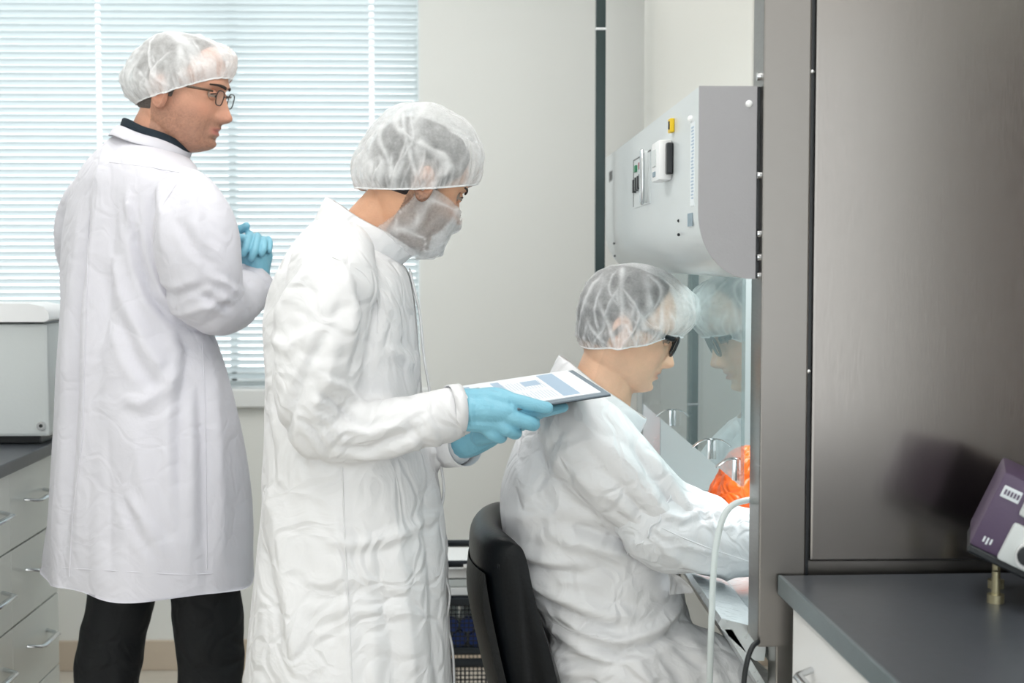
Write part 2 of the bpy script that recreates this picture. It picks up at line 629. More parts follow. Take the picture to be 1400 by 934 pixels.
def on_surface(tree, px_pts, lift=0.001, dense=0.012):
    """pixel polyline cast from the lens onto a surface -> 3d polyline lying on it"""
    out = []
    pts = []
    for (x0, y0), (x1, y1) in zip(px_pts[:-1], px_pts[1:]):
        k = max(2, int(math.hypot(x1 - x0, y1 - y0) / 8))
        for i in range(k):
            pts.append((x0 + (x1 - x0) * i / k, y0 + (y1 - y0) * i / k))
    pts.append(px_pts[-1])
    org = Vector((0, 0, CAM_Z))
    for x, y in pts:
        d = (W(x, y, 2.0) - org).normalized()
        h = tree.ray_cast(org, d)
        if h[0] is not None:
            n = h[1]
            if n.dot(d) > 0:
                n = -n
            q = h[0] + n * lift
            if out and (q - out[-1]).length > 0.09:
                continue
            out.append(q)
    # smooth
    for _ in range(2):
        out = [out[0]] + [(out[i - 1] + out[i] * 2 + out[i + 1]) / 4 for i in range(1, len(out) - 1)] + [out[-1]] if len(out) > 2 else out
    return out

def smooth_path(pts, k=6):
    """Catmull-Rom through tuples of any dimension"""
    P = [np.array(p, float) for p in pts]
    out = []
    for i in range(len(P) - 1):
        p0, p1, p2, p3 = P[max(i - 1, 0)], P[i], P[i + 1], P[min(i + 2, len(P) - 1)]
        for j in range(k):
            t = j / k
            out.append(0.5 * (2 * p1 + (p2 - p0) * t + (2 * p0 - 5 * p1 + 4 * p2 - p3) * t * t + (3 * p1 - p0 - 3 * p2 + p3) * t ** 3))
    out.append(P[-1])
    return out

# ================================================================== SETTING
BACK = 4.65
XL, XR = -1.72, 2.3
def struct(name, g, m, parent=None, smooth=None):
    o = g.build(name, m, parent, smooth)
    if parent is None:
        o['kind'] = 'structure'
    return o

struct('floor', G().box((XL - 0.1, -2.6, -0.1), (XR + 0.1, BACK + 0.2, 0)), M['floor'])
struct('ceiling', G().box((XL - 0.1, -2.6, CEIL), (XR + 0.1, BACK + 0.2, CEIL + 0.1)), M['ceiling'])
WX0, WX1 = XL, W(574, 300, BACK).x
WZ0, WZ1 = 0.93, 2.62
gb = G()
gb.box((XL - 0.1, BACK, 0), (WX1, BACK + 0.2, WZ0 - 0.03))
gb.box((WX1, BACK, 0), (XR + 0.1, BACK + 0.2, CEIL))
gb.box((XL - 0.1, BACK, WZ1), (WX1, BACK + 0.2, CEIL))
struct('wall_back', gb, M['wall'])
struct('wall_left', G().box((XL - 0.1, -2.6, 0), (XL, BACK, CEIL)), M['wall'])
struct('wall_right', G().box((XR, -2.6, 0), (XR + 0.1, BACK, CEIL)), M['wall'])
gf = G()
VX0, VX1, VZ0, VZ1 = -1.6, 2.05, 0.12, 2.6       # wide unseen window, added behind the camera for soft frontal light
gf.box((XL - 0.1, -2.6, 0), (XR + 0.1, -2.5, VZ0))
gf.box((XL - 0.1, -2.6, VZ1), (XR + 0.1, -2.5, CEIL))
gf.box((XL - 0.1, -2.6, VZ0), (VX0, -2.5, VZ1))
gf.box((VX1, -2.6, VZ0), (XR + 0.1, -2.5, VZ1))
struct('wall_front', gf, M['wall'])
w2 = empty('added_fill_window', ((VX0 + VX1) / 2, -2.55, VZ0))
w2['kind'] = 'structure'
for k in range(4):
    x = VX0 + (VX1 - VX0) * k / 3
    G().box((x - 0.025, -2.58, VZ0), (x + 0.025, -2.53, VZ1), 0.004).build('mullion', M['whiteframe'], w2)
for k in range(3):
    x = VX0 + (VX1 - VX0) * k / 3
    G().box((x + 0.025, -2.558, VZ0), (x + (VX1 - VX0) / 3 - 0.025, -2.553, VZ1)).build('pane', M['glass'], w2)
struct('baseboard_back', G().box((XL, BACK - 0.014, 0), (XR, BACK, 0.1), 0.004), M['trim'])

# window: frame, mullion, pane, sill
wn = empty('window_1', ((WX0 + WX1) / 2, BACK + 0.12, WZ0))
wn['kind'] = 'structure'
fr = G()
fr.box((WX0, BACK + 0.1, WZ0), (WX1, BACK + 0.16, WZ0 + 0.05), 0.004)
fr.box((WX0, BACK + 0.1, WZ1 - 0.05), (WX1, BACK + 0.16, WZ1), 0.004)
fr.box((WX0, BACK + 0.1, WZ0), (WX0 + 0.05, BACK + 0.16, WZ1), 0.004)
fr.box((WX1 - 0.02, BACK + 0.1, WZ0), (WX1, BACK + 0.16, WZ1), 0.004)
fr.build('window_frame', M['whiteframe'], wn)
mx = W(318, 100, BACK + 0.13).x
G().box((mx - 0.012, BACK + 0.1, WZ0), (mx + 0.012, BACK + 0.16, WZ1), 0.004).build('mullion', M['whiteframe'], wn)
for a, b in ((WX0 + 0.05, mx - 0.012), (mx + 0.012, WX1 - 0.02)):
    G().box((a, BACK + 0.127, WZ0 + 0.05), (b, BACK + 0.132, WZ1 - 0.05)).build('pane', M['glass'], wn)
G().box((WX0, BACK - 0.03, 0.87), (WX1 + 0.03, BACK + 0.1, WZ0), 0.006).build('window_sill', M['whiteframe'], wn)

# brown double door, added out of view to darken the end panel's reflection
M['wood'] = mat('added_door_brown', srgb(92, 72, 58), 0.45, var=(6, 0.25), bump=(30, 0.05))
dr = empty('added_dark_door', (XR, -1.0, 0))
dr['kind'] = 'structure'
for ya, yb in ((-2.35, -0.96), (-0.95, 0.45)):
    lf = G().box((XR - 0.04, ya, 0.005), (XR - 0.001, yb, 2.35), 0.004).build('added_door_leaf', M['wood'], dr)
    G().box((XR - 0.05, yb - 0.12 if yb < 0 else ya + 0.08, 0.95), (XR - 0.038, yb - 0.08 if yb < 0 else ya + 0.12, 1.15), 0.003).build('push_plate', M['chrome'], lf)

# dark upright at the cabinet's far end
pz = W(820, 300, 3.53).x
po = empty('trim_1', (pz, 3.53, 0))
po['kind'] = 'structure'
G().box((pz - 0.012, 3.515, 0), (pz + 0.012, 3.545, CEIL), 0.002).build('upright', M['darkpost'], po)
for zz in (W(820, 41, 3.53).z, 0.99):
    G().box((pz - 0.0135, 3.513, zz - 0.003), (pz + 0.0135, 3.547, zz + 0.003), 0.001).build('joint_band', M['chrome'], po)

# ceiling fixtures that carry the lamps
for i, (lx, ly) in enumerate(LAMP_SPOTS):
    g = G()
    for a in ((-0.31, -0.61, -0.29, 0.61), (0.29, -0.61, 0.31, 0.61), (-0.29, -0.61, 0.29, -0.59), (-0.29, 0.59, 0.29, 0.61)):
        g.box((lx + a[0], ly + a[1], CEIL - 0.045), (lx + a[2], ly + a[3], CEIL), 0.003)
    o = g.build('ceiling_light', M['lamp_panel'])
    tag(o, 'recessed ceiling light frame overhead, ' + ['above the left worktop', 'above the seated man', 'left of centre over the photographer', 'right of centre over the photographer', 'added front fill at the rear left', 'added front fill at the rear right'][i], 'light', 'ceiling lights')

# ------------------------------------------------------------------ venetian blind
bl = empty('venetian_blind', ((WX0 + WX1) / 2, BACK + 0.03, WZ0))
tag(bl, 'white horizontal slat blind drawn over the bright window', 'blind')
PITCHZ = 0.0222
SW = 0.0255
TILT = math.radians(47.8)
bx0, bx1 = WX0 + 0.01, WX1 - 0.006
holes = [W(131, 100, BACK).x, W(507, 100, BACK).x]
def slat_mesh():
    xs = [bx0]
    for h in holes:
        xs += [h - 0.0065, h + 0.0065]
    xs.append(bx1)
    ws = [-0.5, -0.25, 0, 0.25, 0.5]
    vs, fs = [], []
    for x in xs:
        for w in ws:
            yy = w * SW
            cam_ = 0.0022 * (1 - (2 * w) ** 2)
            # inner edge (towards the room, -y) is up, outer edge down
            vs.append((x, yy * math.cos(TILT) + cam_ * math.sin(TILT), -yy * math.sin(TILT) + cam_ * math.cos(TILT)))
    for i in range(len(xs) - 1):
        for k in range(4):
            if i in (1, 3) and k in (1, 2):
                continue
            fs.append((i * 5 + k, i * 5 + k + 1, (i + 1) * 5 + k + 1, (i + 1) * 5 + k))
    me = bpy.data.meshes.new('slat')
    me.from_pydata(vs, [], fs)
    me.materials.append(M['slat'])
    shade(me, True)
    return me
sm = slat_mesh()
nsl = int((2.58 - 0.965) / PITCHZ)
for i in range(nsl):
    o = bpy.data.objects.new('slat', sm)
    link(o, bl)
    o.location = bl.matrix_world.inverted() @ Vector((0, 0, 0)) + Vector((0, BACK + 0.035, 0.968 + i * PITCHZ))
    o.matrix_parent_inverse = Matrix.Identity(4)
    o.location = Vector((0, BACK + 0.035, 0.968 + i * PITCHZ)) - bl.location
for h in holes:
    G().cyl((h, BACK + 0.035, 0.94), (h, BACK + 0.035, 2.6), 0.0012, 6).build('cord', M['cord'], bl, True)
G().box((bx0, BACK + 0.02, 0.935), (bx1, BACK + 0.05, 0.952), 0.004).build('bottom_rail', M['slat'], bl)
G().box((bx0, BACK + 0.012, 2.585), (bx1, BACK + 0.06, 2.62), 0.003).build('head_rail', M['whiteframe'], bl)

# ------------------------------------------------------------------ left counter, cabinets, appliance
CX = -1.037
CTZ = 0.90
lc = G().box((XL + 0.002, 2.9, CTZ - 0.03), (CX, 3.62, CTZ), 0.003)
tag(lc.build('worktop', M['countertop']), 'grey worktop under the white lidded appliance by the window', 'worktop')
def handle(g, x, y, z, n=(1, 0), length=0.15, out=0.034, r=0.0055):
    """bracket pull on a face whose outward normal is +-x"""
    a = y - length / 2
    b = y + length / 2
    s = n[0]
    g.tube([(x, a, z), (x + s * out * 0.85, a + 0.012, z - 0.004), (x + s * out, a + 0.02, z - 0.004), (x + s * out, b - 0.02, z - 0.004), (x + s * out * 0.85, b - 0.012, z - 0.004), (x, b, z)], r, 8, flat=(0.7, 1.5), ref=(0, 0, 1))
    return g
FX = CX - 0.02
def drawer_unit(name, y0, y1, zs, face_x, back_x, sgn, label, hz):
    root = empty(name, ((face_x + back_x) / 2, (y0 + y1) / 2, 0))
    tag(root, label, 'cabinet')
    lo, hi = min(face_x - sgn * 0.02, back_x), max(face_x - sgn * 0.02, back_x)
    G().box((lo, y0, 0.08), (hi, y1, max(zs))).build('body', M['cabinet'], root)
    G().box((lo + 0.04, y0 + 0.01, 0), (hi - 0.04, y1 - 0.01, 0.08)).build('plinth', M['black'], root)
    for k in range(len(zs) - 1):
        zt, zb = zs[k], zs[k + 1]
        a, b = sorted((face_x, face_x - sgn * 0.018))
        d = G().box((a, y0 + 0.0005, zb + 0.002), (b, y1 - 0.0005, zt - 0.002), 0.0012).build('drawer', M['cabinet'], root)
        handle(G(), face_x, (y0 + y1) / 2, hz[k], (sgn, 0)).build('handle', M['chrome'], d, True)
    return root
ZS = [0.868, 0.687, 0.508, 0.323, 0.10]
drawer_unit('drawer_cabinet', 2.96, 3.24, ZS, FX, XL + 0.004, 1, 'pale glossy drawer cabinet under left worktop, the unit cut by the photo edge', [0.787, 0.606, 0.431, 0.25])
drawer_unit('drawer_cabinet', 3.2405, 3.60, ZS, FX, XL + 0.004, 1, 'pale glossy drawer cabinet under left worktop, beside the standing man in black trousers', [0.787, 0.62, 0.437, 0.25])

ap = empty('lidded_appliance', (-1.4, 3.8, CTZ))
tag(ap, 'white and grey lidded laboratory appliance on left worktop, partly behind standing man', 'appliance')
ax1 = W(66, 500, 3.46).x
za = lambda y: W(40, y, 3.46).z
G().box((-1.70, 3.49, CTZ), (ax1 - 0.03, 3.60, za(597)), 0.003).build('base', M['black'], ap)
G().box((-1.71, 3.46, za(597)), (ax1, 3.60, za(443)), 0.008).build('body', M['grey_plastic'], ap)
G().box((-1.71, 3.47, za(443)), (ax1 - 0.012, 3.60, za(438))).build('gap_seal', M['black'], ap)
lid = G()
prof = [(-1.71, za(440)), (ax1 - 0.004, za(440)), (ax1 + 0.008, za(437)), (ax1 + 0.008, za(428)), (ax1 - 0.004, za(419)), (ax1 - 0.04, za(415)), (-1.71, za(413))]
lid.prism(prof, 1, 3.445, 3.60)
lid.build('lid', M['white_plastic'], ap, 50)
c = W(57, 582, 3.46)
lk = G().tube([c + Vector((0, 0.004, 0)), c + Vector((0, -0.006, 0))], 0.011, 20, cap='flat').build('lock', M['chrome'], ap, 40)
G().tube([c + Vector((0, -0.004, 0)), c + Vector((0, -0.007, 0))], 0.0045, 12, cap='flat').build('keyhole', M['black'], lk, 40)

# ------------------------------------------------------------------ safety cabinet
XG = 0.432           # sash plane
YN, YF = 2.20, 3.70  # near and far ends
bc = empty('safety_cabinet', (0.85, 2.95, 0))
tag(bc, 'stainless steel laboratory safety cabinet with glass sash that the seated man works at', 'cabinet')
ZB = W(1060, 885, 2.18).z
# near end
px0, px1, px2 = W(1041, 400, 2.18).x, W(1106, 400, 2.18).x, W(1112, 400, 2.18).x
G().box((px0, 2.18, ZB), (px1, 2.262, 2.4), 0.003).build('end_post', M['steel'], bc)
G().box((px1, 2.192, ZB), (px2, 2.25, 2.4)).build('dark_groove', M['black'], bc)  # black strip set back in the groove between post and panel
zc = W(1200, 768, 2.18).z
ep = G().box((px2, 2.182, zc), (1.30, 2.25, 2.4), 0.004).build('end_panel', M['steel_panel'], bc)
for zz in (W(1110, 98, 2.18).z, W(1110, 508, 2.18).z):
    G().sphere((px1 + 0.0015, 2.181, zz), 0.0035, 10, 6).build('screw', M['chrome'], bc, True)
G().box((px2, 2.205, 0.80), (1.30, 2.25, zc - 0.002), 0.003).build('lower_rail', M['steel'], bc)
# far end, back, top, work surface
G().box((XG, YF, 0.70), (1.30, YF + 0.05, 1.56)).build('far_end_wall', M['steel_in'], bc)
G().box((1.25, 2.25, 0.70), (1.30, YF, 2.4)).build('back_wall', M['steel_in'], bc)
G().box((0.55, 2.252, 0.82), (1.249, 2.262, 1.56)).build('near_end_liner', M['steel_in'], bc)
G().box((0.44, 2.263, 1.56), (1.249, YF - 0.001, CEIL - 0.002), 0.004).build('plenum', M['plenum'], bc)
G().box((0.475, 2.26, 0.70), (1.25, YF, 0.745), 0.003).build('work_surface', M['steel_light'], bc)
G().box((XG - 0.004, YF - 0.10, 0.70), (XG + 0.045, YF - 0.001, 1.56), 0.003).build('far_post', M['steel_light'], bc)
# front armrest lip: sloping plate below the opening
lipz = W(985, 795, 2.45).z
lp = [(0.395, 0.762), (0.40, 0.770), (0.47, 0.752), (0.475, 0.745), (0.47, 0.70), (0.455, 0.70), (0.40, 0.752)]
G().prism(lp, 1, 2.262, YF - 0.1).build('armrest_lip', M['steel_light'], bc, 40)
G().prism([(0.405, 0.752), (0.417, 0.752), (0.52, 0.585), (0.51, 0.578)], 1, 2.262, 3.2).build('front_apron', M['steel_light'], bc)
for yy in (2.23, 3.66):
    G().box((0.475, yy - 0.03, 0), (0.535, yy + 0.03, ZB if yy < 3 else 0.70), 0.003).build('leg', M['steel'], bc)
    G().box((1.22, yy - 0.03, 0), (1.28, yy + 0.03, 0.80), 0.003).build('leg', M['steel'], bc)
# glass sash with clips
ZGB = 0.985
sash = G().box((XG - 0.003, 2.265, ZGB), (XG + 0.003, YF - 0.1, 1.56)).build('glass_sash', M['sash'], bc)
def clip(y, z):
    x = XG - 0.003
    g = G()
    g.box((x - 0.0075, y - 0.006, z), (x - 0.001, y + 0.006, z + 0.035), 0.001)
    ar = []
    for k in range(8):
        t = k / 7
        ar.append((x - 0.006 - 0.026 * t, y, z + 0.036 - 0.012 * t * t))
    g.tube(ar, 0.006, 8, flat=(0.28, 1.3), ref=(0, 0, 1))
    return g.build('sash_clip', M['chrome'], sash, 40)
for pxx in (923, 978, 1014):
    yy = XG * F / (pxx - 648)
    clip(yy, ZGB + 0.005)
# control head
BX = W(955, 300, YN).x
BXB = 0.437
zt = W(955, 118, YN).z
zb_ = W(1000, 381, YN).z
zs_ = W(955, 290, YN).z
pr = [(BX, zt), (BXB, zt), (BXB, zb_)]
for k in range(0, 15):
    a = math.pi / 2 * k / 14
    pr.append((BX + 0.083 - 0.083 * math.sin(a), zs_ - (zs_ - zb_) * math.cos(a)))
head = G().prism(pr, 1, YN + 0.002, YF + 0.06).build('control_head', M['boxpaint'], bc, 40)
pe = [(BX - 0.0005, zt + 0.0005), (BXB, zt + 0.0005), (BXB, zb_ - 0.0005)] + [(x - 0.0005, z - 0.0005) for x, z in pr[3:]]
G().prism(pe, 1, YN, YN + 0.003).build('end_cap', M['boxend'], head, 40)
def onbox(px, py):
    y = BX * F / (px - 648)
    return y, W(px, py, y).z
def plate(name, px0_, px1_, py0, py1, depth, m, parent, bevel=0.0005):
    """rectangle on the head's front face: pixel columns px0 (far) px1 (near), rows taken at the far column"""
    ya, z1 = onbox(px0_, py0)
    _, z0 = onbox(px0_, py1)
    yb, _ = onbox(px1_, py0)
    return G().box((BX - depth, min(ya, yb), z0), (BX + 0.001, max(ya, yb), z1), bevel).build(name, m, parent)
pn = plate('panel_frame', 866, 889, 219, 283, 0.0012, M['black'], head)
G_ = onbox(866, 219)
ya, z1 = onbox(866, 219)
yb, _ = onbox(889, 219)
_, z0 = onbox(866, 283)
G().box((BX - 0.0018, yb - 0.003, z0 - 0.004), (BX, ya - 0.022, z1 - 0.004), 0.0003).build('panel_face', M['boxpaint'], head)
def sw(px, py, hy, hz, m, depth=0.006, name='switch'):
    y, z = onbox(px, py)
    return G().box((BX - depth, y - hy, z - hz), (BX + 0.001, y + hy, z + hz), 0.001).build(name, m, head)
sw(870.5, 231, 0.018, 0.007, M['green'])
sw(877, 226.5, 0.018, 0.007, M['red'])
for px, py in ((870, 255), (873, 252), (876, 250), (879, 247)):
    sw(px, py, 0.009, 0.014, M['black'], 0.009)
y, z = onbox(885.5, 242)
ov = [(BX - 0.012, y + 0.012 * math.cos(t), z + 0.052 * math.sin(t)) for t in np.linspace(0, 2 * math.pi, 28, endpoint=False)]
G().tube(ov, 0.004, 8, closed=True).build('gauge_rim', M['chrome'], head, True)
G().loft([[Vector((x0, y + 0.012 * math.cos(t), z + 0.052 * math.sin(t))) for t in np.linspace(0, 2 * math.pi, 28, endpoint=False)] for x0 in (BX, BX - 0.011)]).build('gauge', M['grey_plastic'], head, 40)
# display module standing proud of the head
y, z = onbox(913, 222)
dm = G().box((BX - 0.024, y - 0.05, z - 0.034), (BX, y + 0.045, z + 0.036), 0.004).build('display_module', M['white_plastic'], head, 40)
G().box((BX - 0.026, y - 0.02, z - 0.008), (BX - 0.022, y + 0.03, z + 0.022), 0.001).build('screen', M['grey_plastic'], dm)
G().box((BX - 0.026, y - 0.012, z - 0.026), (BX - 0.022, y + 0.02, z - 0.017), 0.001).build('button', M['bluegrey'], dm)
G().box((BX - 0.012, y - 0.07, z - 0.025), (BX, y - 0.05, z + 0.03), 0.003).build('connector', M['black'], dm)
y, z = onbox(920, 172)
yl = G().box((BX - 0.008, y - 0.014, z - 0.012), (BX, y + 0.016, z + 0.012), 0.002).build('yellow_indicator', M['yellow'], head)
G().box((BX - 0.010, y - 0.010, z - 0.007), (BX - 0.006, y - 0.001, z + 0.007), 0.001).build('indicator_window', M['black'], yl)
y, z = onbox(946.5, 225)
st = G().box((BX - 0.0008, y - 0.022, z - 0.066), (BX, y + 0.02, z + 0.066)).build('label_strip', M['label'], head)
g = G()
for k in range(22):
    zz = z + 0.058 - k * 0.0053
    g.box((BX - 0.0012, y - 0.018 + 0.004 * random.random(), zz - 0.0012), (BX - 0.0006, y + 0.012 - 0.012 * random.random(), zz + 0.0012))
g.build('small_print', M['print_blue'], st)
y, z = onbox(944, 301)
g = G()
for k in range(3):
    g.box((BX - 0.001, y + 0.026 - k * 0.018 - 0.015, z - 0.010), (BX, y + 0.026 - k * 0.018, z + 0.011))
g.build('rating_label', M['bluegrey'], head)
y, z = onbox(833, 243)
g = G()
for k in range(4):
    g.box((BX - 0.001, y - 0.012 - k * 0.02, z - 0.012 + 0.004 * (k % 2)), (BX, y + 0.002 - k * 0.02, z + 0.014))
g.build('maker_label', M['black'], head)
for px, py in ((928, 302), (928, 321), (839.5, 333), (840.5, 350), (945, 163)):
    y, z = onbox(px, py)
    if py == 163:
        G().sphere((BX - 0.001, y, z), 0.006, 12, 8).build('white_button', M['white_plastic'], head, True)
    else:
        G().sphere((BX, y, z), 0.0028, 10, 6).build('screw', M['blacksteel'], head, True)
c = W(1024, 142, YN)
G().sphere(c, 0.0055, 14, 8, (1, 0.5, 1)).build('end_screw', M['white_plastic'], head, True)
# hinge hardware between head and post
for py in (105, 240, 320, 352, 377):
    c = W(1038, py, 2.2)
    G().tube([c + Vector((-0.004, -0.002, 0)), c + Vector((0.008, -0.002, 0))], 0.006, 10, cap='flat').build('hinge_bolt', M['chrome'], head, 40)
G().box((BXB - 0.001, YN + 0.004, zb_), (px0 + 0.004, YF - 0.05, zt)).build('mounting_strip', M['black'], head)

# tube, cable and orange pouch
tp = [(1042, 682, 2.30), (1022, 684, 2.28), (1003, 690, 2.265), (990, 705, 2.26), (981, 735, 2.26), (976, 775, 2.26), (973, 840, 2.27), (970, 934, 2.29), (968, 1010, 2.31), (975, 1100, 2.33)]
path = [W(a, b, c_) for a, b, c_ in smooth_path(tp, 6)]
tag(G().tube(path, 0.0052, 14).build('flexible_tube', M['tube'], None, True), 'translucent white flexible tube hanging from the cabinet opening', 'tube')
tp = [(1036, 878, 2.17), (1029, 884, 2.165), (1022, 902, 2.16), (1017, 934, 2.16), (1016, 990, 2.16), (1018, 1060, 2.17), (1030, 1120, 2.18)]
path = [W(a, b, c_) for a, b, c_ in smooth_path(tp, 6)]
tag(G().tube(path, 0.0042, 10).build('power_cable', M['black'], None, True), 'black power cable hanging below the cabinet corner', 'cable')
g = G()
for a, b, r in (((0.575, 3.10, 0.80), (0.60, 3.13, 0.87), 0.045), ((0.63, 3.14, 0.80), (0.62, 3.20, 0.88), 0.05), ((0.56, 3.18, 0.79), (0.59, 3.20, 0.86), 0.04)):
    g.tube([a, b], r, 14)
me = remesh(g, 0.005, 5)
cloth_folds(me, [], 3.1, noise=(((28, 28, 28), 0.006), ((60, 60, 60), 0.003)))
tag(mesh_obj('waste_pouch', me, M['orange']), 'crumpled bright orange plastic pouch inside the cabinet', 'pouch')

# ------------------------------------------------------------------ right counter and instrument
RZ = W(1064, 787, 2.17).z
RX = W(1064, 787, 2.17).x
RROT = Matrix.Translation((RX, 2.17, 0)) @ Matrix.Rotation(math.radians(1.6), 4, 'Z') @ Matrix.Translation((-RX, -2.17, 0))
rc = empty('worktop', (RX + 0.5, 1.6, RZ))
tag(rc, 'dark grey worktop in the right foreground against the steel cabinet end', 'worktop')
G().box((RX + 0.003, 0.55, RZ - 0.028), (1.30, 2.172, RZ), 0.003, RROT).build('surface', M['countertop'], rc)
G().box((RX, 0.55, RZ - 0.030), (RX + 0.006, 2.173, RZ + 0.0003), 0.001, RROT).build('front_edge', M['countertop_edge'], rc)
ru = empty('drawer_cabinet', (0.85, 1.5, 0))
tag(ru, 'white drawer cabinet under the right foreground worktop', 'cabinet')
RF = RX + 0.016
G().box((RF + 0.018, 0.6, 0.08), (1.15, 2.14, RZ - 0.031), 0, RROT).build('body', M['cabinet'], ru)
G().box((RF + 0.06, 0.62, 0), (1.10, 2.13, 0.08), 0, RROT).build('plinth', M['black'], ru)
for ya, yb in ((1.72, 2.14), (1.20, 1.715), (0.65, 1.195)):
    zz = [RZ - 0.034, RZ - 0.165, RZ - 0.37, 0.1]
    for k in range(3):
        d = G().box((RF, ya, zz[k + 1] + 0.002), (RF + 0.018, yb, zz[k] - 0.002), 0.0015, RROT).build('drawer', M['white_plastic'], ru)
        handle(G(), RF, (ya + yb) / 2 + 0.03, (zz[k] * 0.45 + zz[k + 1] * 0.55), (-1, 0), 0.13, 0.026).xform(RROT).build('handle', M['chrome'], d, True)

ins = empty('bench_instrument', (1.0, 2.0, RZ))
tag(ins, 'purple bench instrument with pale control panel tilted on a brass foot', 'instrument')
ic = W(1365, 710, 1.98)
Rm = Matrix.Translation(W(1325, 742, 1.95)) @ Matrix.Rotation(math.radians(-19.5), 4, 'Z') @ Matrix.Rotation(math.radians(24), 4, 'Y')
def ib(lo, hi, bev=0.004):
    return G().box(lo, hi, bev, Rm)
ib((0, 0, -0.002), (0.19, 0.16, 0.112), 0.006).build('body', M['purple'], ins, 40)
ib((0.002, 0.004, -0.014), (0.19, 0.15, -0.002), 0.003).build('underside', M['black'], ins)
fp = ib((0.040, -0.012, -0.002), (0.19, 0.0, 0.055), 0.005).build('control_panel', M['grey_plastic'], ins, 40)
ib((0.040, -0.012, 0.066), (0.19, 0.0, 0.112), 0.005).build('upper_panel', M['grey_plastic'], ins, 40)
kn = G().tube([(0.074, -0.013, 0.022), (0.074, -0.018, 0.022)], 0.020, 24, cap='flat', flat=(1, 0.8)).xform(Rm).build('dial_bezel', M['white_plastic'], fp, 40)
G().tube([(0.074, -0.017, 0.022), (0.074, -0.026, 0.022)], 0.014, 20, cap='flat').xform(Rm).build('dial', M['black'], kn, 40)
ib((0.008, -0.0015, 0.078), (0.034, 0.001, 0.095), 0.001).build('name_plate', M['label'], ins)
g = G()
for k in range(5):
    g.box((0.011 + k * 0.0045, -0.0022, 0.083), (0.0138 + k * 0.0045, -0.0012, 0.0905), 0, Rm)
g.build('plate_lettering', M['purple'], ins)
g = G()
for k in range(3):
    g.box((0.014 + k * 0.005, -0.0008, 0.010 - 0.002 * (k % 2)), (0.0165 + k * 0.005, 0.0005, 0.018), 0, Rm)
g.build('side_lettering', M['label'], ins)
for fx, fy in ((1362, 1.99), (1362, 2.08), (1470, 1.99), (1470, 2.08)):
    p = W(fx, 770, fy)
    p.z = RZ
    G().cyl(p, p + Vector((0, 0, 0.012)), 0.012, 12).cyl(p + Vector((0, 0, 0.01)), p + Vector((0, 0, 0.045 if fx < 1400 else 0.03)), 0.006, 12).build('foot', M['brass'], ins, 40)

# ------------------------------------------------------------------ utility cart behind the chair
YC = 3.55
ct = empty('mesh_cart', (0.05, YC, 0))
tag(ct, 'black wire mesh utility cart standing behind the office chair', 'cart')
cx0, cx1 = W(575, 800, YC).x, W(575, 800, YC).x + 0.42
zc_ = lambda py: W(630, py, YC).z
for x in (cx0, cx1):
    for yy in (YC, YC + 0.32):
        G().cyl((x, yy, 0.06), (x, yy, zc_(740) if yy == YC else zc_(826)), 0.009, 12).build('post', M['blacksteel'], ct, True)
        G().tube([(x, yy - 0.01, 0.03), (x, yy + 0.01, 0.03)], 0.03, 16, cap='flat').build('castor', M['black'], ct, 40)
for py in (743, 771):
    z = zc_(py)
    g = G()
    g.cyl((cx0, YC, z), (cx1, YC, z), 0.009, 12)
    g.build('rail', M['blacksteel'], ct, True)
c = W(640, 774, YC - 0.008)
G().box((c.x - 0.012, YC - 0.012, c.z - 0.006), (c.x + 0.05, YC - 0.006, c.z + 0.006), 0.003).build('rail_tag', M['chrome'], ct)
def mesh_panel(x0, x1, y, z0, z1, step=0.011):
    g = G()
    n = int((x1 - x0) / step)
    for k in range(n + 1):
        x = x0 + (x1 - x0) * k / n
        g.box((x - 0.0012, y - 0.001, z0), (x + 0.0012, y + 0.001, z1))
    m_ = int((z1 - z0) / step)
    for k in range(m_ + 1):
        z = z0 + (z1 - z0) * k / m_
        g.box((x0, y - 0.0016, z - 0.0012), (x1, y + 0.0004, z + 0.0012))
    return g
for ptop, pbot in ((822, 888), (905, 985)):
    z1, z0 = zc_(ptop), zc_(pbot)
    bk = G().box((cx0, YC, z0 - 0.006), (cx1, YC + 0.32, z0), 0.002).build('basket_tray', M['blacksteel'], ct)
    G().box((cx0, YC - 0.006, z1 - 0.010), (cx1, YC + 0.006, z1 + 0.008), 0.003).build('basket_rim', M['blacksteel'], bk)
    G().box((cx0, YC - 0.006, z0 - 0.012), (cx1, YC + 0.006, z0 + 0.006), 0.003).build('basket_rim', M['blacksteel'], bk)
    G().box((cx0, YC + 0.31, z1 - 0.006), (cx1, YC + 0.32, z1 + 0.006), 0.003).build('basket_rim', M['blacksteel'], bk)
    o = mesh_panel(cx0, cx1, YC, z0, z1).build('wire_mesh', M['blacksteel'], bk)
    o['kind'] = 'stuff'
    o = mesh_panel(cx0, cx1, YC + 0.315, z0, z1).build('wire_mesh', M['blacksteel'], bk)
    o['kind'] = 'stuff'
